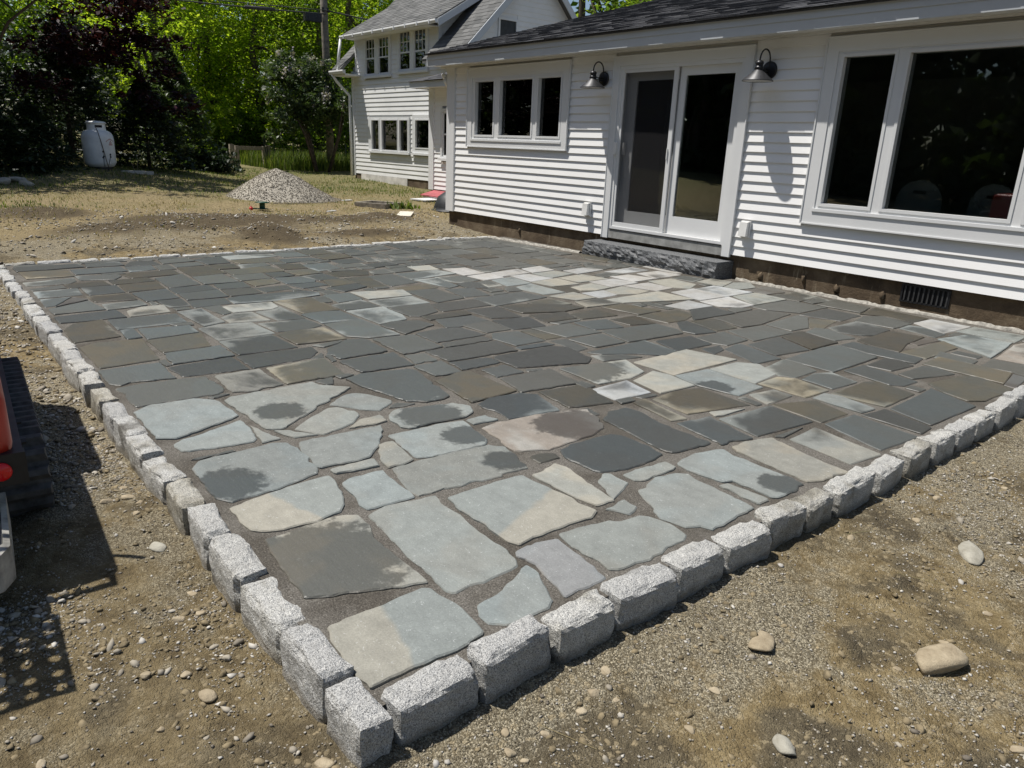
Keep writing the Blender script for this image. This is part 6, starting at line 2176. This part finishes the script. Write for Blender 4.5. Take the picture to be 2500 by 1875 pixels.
def make_yard():
    rng = random.Random(2)
    # wooden gate frame
    gx = -27.6; gzz = ground_base(gx, 10)
    t = thing('wooden_gate', 'weathered grey wooden gate frame with one top rail behind the gravel pile', 'gate', (gx, 10.1, gzz))
    for y, h, w in ((9.53, .80, .07), (9.72, .76, .06), (10.72, .76, .07), (10.86, .80, .06)):
        mb = MB(); mb.box(gx-w, gx+w, y-w, y+w, gzz-.2, gzz+h); part('post', mb, 'post_wood', t)
    mb = MB(); mb.box(gx-.03, gx+.03, 9.785, 10.645, gzz+.62, gzz+.75); part('rail', mb, 'post_wood', t)
    for dy in (0, .07):
        s = thing('metal_stake', ['thin green metal stake leaning on the right gate post', 'second thin metal stake leaning just right of the first'][dy > 0], 'stake', (gx+.2, 10.74+dy, gzz), 0, 'stakes leaning on the gate')
        mb = MB(); mb.tube([(gx+.22, 10.80+dy, gzz-.05), (gx+.12, 10.63+dy, gzz+1.15)], .018, 6); part('rod', mb, 'post_green', s)
    # wire fence
    t = thing('wire_fence', 'thin wire mesh fence on dark posts between the gate and the house', 'fence', (gx, 12, gzz))
    for k in range(6):
        y = 11.1+k*.72
        mb = MB(); mb.tube([(gx, y, gzz-.1), (gx, y, gzz+.95)], .022, 6); part('post', mb, 'post_green', t)
    for k in range(7):
        z = gzz+.12+k*.13
        mb = MB(); mb.tube([(gx, 10.9, z), (gx, 14.8, z)], .0035, 4); part('wire', mb, 'fence_wire', t)
    for k in range(26):
        y = 10.95+k*.15
        mb = MB(); mb.tube([(gx, y, gzz+.1), (gx, y, gzz+.9)], .003, 4); part('wire', mb, 'fence_wire', t)
    # road beyond
    V = []; F = []
    for i in range(30):
        y = -20+i*2.6
        for x in (-33.6, -30.6):
            V.append((x-.02*(y-10), y, ground_base(x, y)+.03))
    F = [(2*i, 2*i+1, 2*i+3, 2*i+2) for i in range(29)]
    tag(link('road', mkmesh('road', V, F), 'asphalt'), kind='structure')
    # pickup in the shade behind the spruce
    x, y = -38.6, 12.0; z = ground_base(x, y)
    t = thing('parked_truck', 'dark parked truck half hidden in the shade behind the spruce', 'truck', (x, y, z))
    mb = MB().prism([(9.9, z+.5), (14.6, z+.5), (14.6, z+1.0), (13.2, z+1.1), (12.6, z+1.75), (11.2, z+1.75), (10.9, z+1.1), (9.9, z+1.05)], 'x', x-.9, x+.9)
    part('body', mb, 'car_dark', t)
    mb = MB().prism([(11.3, z+1.15), (12.95, z+1.15), (12.5, z+1.65), (11.35, z+1.65)], 'x', x+.901, x+.906); part('side_window', mb, 'window_glass', t)
    for yy in (10.7, 13.7):
        for sx in (-.8, .8):
            mb = MB(); mb.lathe([(0, -.1), (.36, -.1), (.38, 0), (.36, .1), (0, .1)], (x+sx, yy, z+.36), 18, Matrix.Rotation(R(90), 4, 'Y')); part('wheel', mb, 'black_rubber', t, True)
    # utility pole and lines
    px, py = -26.6, 12.85; pz = ground_base(px, py)
    t = thing('utility_pole', 'round weathered wooden utility pole rising behind the lilac', 'pole', (px, py, pz))
    mb = MB(); mb.tube([(px, py, pz-.5), (px+.02, py-.06, pz+4), (px+.05, py-.15, pz+10)], [.145, .13, .11], 14); part('shaft', mb, 'pole_wood', t, True)
    mb = MB(); mb.box(px+.09, px+.14, py-.2, py+.05, pz+5.35, pz+5.5); part('bracket', mb, 'black_metal', t)
    c = thing('overhead_cable', 'black overhead cable bundle crossing behind the trees and pole', 'cable', (px+.2, 5, 5.5))
    def cab(z0, z1, y0, y1, r, sag=.25):
        pts = []
        for k in range(15):
            u = k/14; pts.append((px+.2, y0+(y1-y0)*u, z0+(z1-z0)*u-sag*4*u*(1-u)))
        return MB().tube(pts, r, 6)
    part('strand', cab(5.55, 5.72, -6, 12.75, .016), 'black_rubber', c, True)
    part('strand', cab(5.42, 5.60, -6, 12.75, .022), 'black_rubber', c, True)
    part('strand', cab(5.72, 5.76, 12.75, 30, .026, .3), 'black_rubber', c, True)
    mb = MB(); mb.tube([(px+.2, 9.9, 5.45), (px+.2, 10.9, 5.50)], .06, 8); part('splice', mb, 'black_rubber', c, True)
    b = thing('cable_box', 'black closure box hanging from the cable beside the pole', 'cable box', (px+.2, 12.2, 5.5))
    mb = MB(); mb.box(px+.10, px+.30, 11.95, 12.55, 5.30, 5.56); part('case', mb, 'dark_plastic', b)
    for yy in (12.08, 12.42):
        mb = MB(); mb.box(px+.301, px+.31, yy-.015, yy+.015, 5.38, 5.68); part('strap', mb, 'lamp_metal', b)
    # small green spool with red handle on the lawn
    x, y = -13.7, 5.22; z = ground_full(x, y)
    t = thing('cord_reel', 'small dark green reel lying on the dry lawn', 'reel', (x, y, z))
    mb = MB(); mb.lathe([(0, .02), (.105, .02), (.105, .03), (.05, .032), (.05, .135), (.13, .137), (.13, .147), (0, .147)], (x, y, z), 20); part('spool', mb, 'plastic_green', t, True)
    mb = MB(); mb.tube([(x, y-.1, z+.03), (x, y-.17, z+.035)], .012, 6); part('arm', mb, 'plastic_green', t)
    k = thing('red_object', 'small red object on the dry grass beside the green reel', 'object', (x, y-.21, z))  # small red thing of unknown kind, built as a round lump
    mb = MB(); mb.lathe([(0, .0), (.032, .01), (.038, .035), (.025, .062), (0, .068)], (x, y-.21, z), 12); part('shell', mb, 'plastic_red', k, True)
    mb = MB(); mb.lathe([(0, .06), (.012, .06), (.012, .082), (0, .085)], (x, y-.21, z), 8); part('valve', mb, 'plastic_red', k, True)
    # grey board frame
    x, y = -14.45, 8.05; z = ground_full(x, y)
    t = thing('board_frame', 'broken grey wooden frame lying on the dry lawn', 'frame', (x, y, z), .5)
    def lp(name, mb, mat, parent):
        return link(name, mkmesh(name, mb.v, mb.f), mat, parent)
    for (a, b, c2, d) in ((-.38, .38, -.34, -.27), (-.38, .38, .27, .34), (-.38, -.31, -.268, .268), (.31, .38, -.268, .268)):
        mb = MB(); mb.box(a, b, c2, d, .0, .10); lp('board', mb, 'grey_board', t)
    mb = MB(); mb.box(-.3, .3, -.26, .26, .01, .05); lp('soil_fill', mb, 'grey_board', t)
    # loose boards
    def board(name, lab, x, y, lx, ly, h, rz, mat, cat='board', pitch=0.):
        z = ground_full(x, y)
        mb = MB(); mb.hexa([(-lx, -ly, 0), (lx*.97, -ly*1.04, 0), (lx, ly, 0), (-lx*.96, ly, 0)], [(-lx, -ly, h), (lx*.97, -ly*1.04, h), (lx, ly*.98, h), (-lx*.96, ly, h)])
        o = link(name, mkmesh(name, mb.v, mb.f), mat)
        o.location = (x, y, z+.008); o.rotation_euler = (pitch, 0, rz)
        return tag(o, lab, cat)
    board('pale_board', 'pale bare board flat on the dry lawn near the house corner', -12.85, 7.75, .14, .48, .03, .95, 'pale_board')
    board('white_sheet', 'white sheet lying on the grass by the entry wing', -15.5, 10.12, .28, .48, .025, 0.2, 'white_trim', 'sheet')  # plain white board lying flat, its material not known
    board('white_scrap', 'small white scrap on the grass right of the gravel pile', -15.8, 8.0, .05, .13, .02, .3, 'white_trim', 'scrap')
    board('white_scrap', 'thin white scrap on the lawn between reel and board frame', -13.5, 6.5, .025, .13, .02, .5, 'white_trim', 'scrap')
    board('thin_lath', 'thin pale lath on the lawn left of the pale board', -13.25, 7.05, .015, .16, .012, .3, 'pale_board', 'lath')
    # red hatch at the foot of the entry
    t = thing('red_hatch', 'faded red sloping hatch board at the foot of the entry wing', 'hatch', (-15.9, 10.4, .15))
    mb = MB(); mb.hexa([(-16.15, 10.18, .20), (-14.9, 10.18, .20), (-14.9, 10.585, .30), (-16.15, 10.585, .30)], [(-16.15, 10.18, .225), (-14.9, 10.18, .225), (-14.9, 10.585, .325), (-16.15, 10.585, .325)]); part('lid', mb, 'red_board', t)
    mb = MB(); mb.box(-16.1, -14.95, 10.22, 10.58, .05, .205); part('base', mb, 'white_trim', t)
    # dark tub leaning at the corner of the low wing
    x, y = -13.35, 9.25; z = ground_full(x, y)
    t = thing('dark_tub', 'dark grey upturned plastic tub at the corner of the low wing', 'tub', (x, y, z))
    mb = MB(); mb.lathe([(.46, 0), (.46, .02), (.43, .03), (.42, .10), (.34, .30), (.20, .40), (.0, .43)], (x, y, z), 28); part('shell', mb, 'dark_plastic', t, True)
    mb = MB(); mb.lathe([(.42, .012), (.475, .012), (.475, .035), (.42, .035)], (x, y, z), 28); part('rim', mb, 'dark_plastic', t, True)
    # pale kerb slab right of the tank
    t = thing('stone_kerb', 'low pale stone kerb on the ground right of the propane tank', 'kerb', (-20.5, 4.6, .5))
    z = ground_base(-20.4, 4.7)
    for a, b in ((4.35, 4.62), (4.63, 4.86), (4.87, 5.06)):
        mb = MB(); mb.box(-20.45, -20.30, a, b, z-.05, z+.06+rng.uniform(-.006, .006)); part('block', mb, 'pale_stone', t)
make_yard()
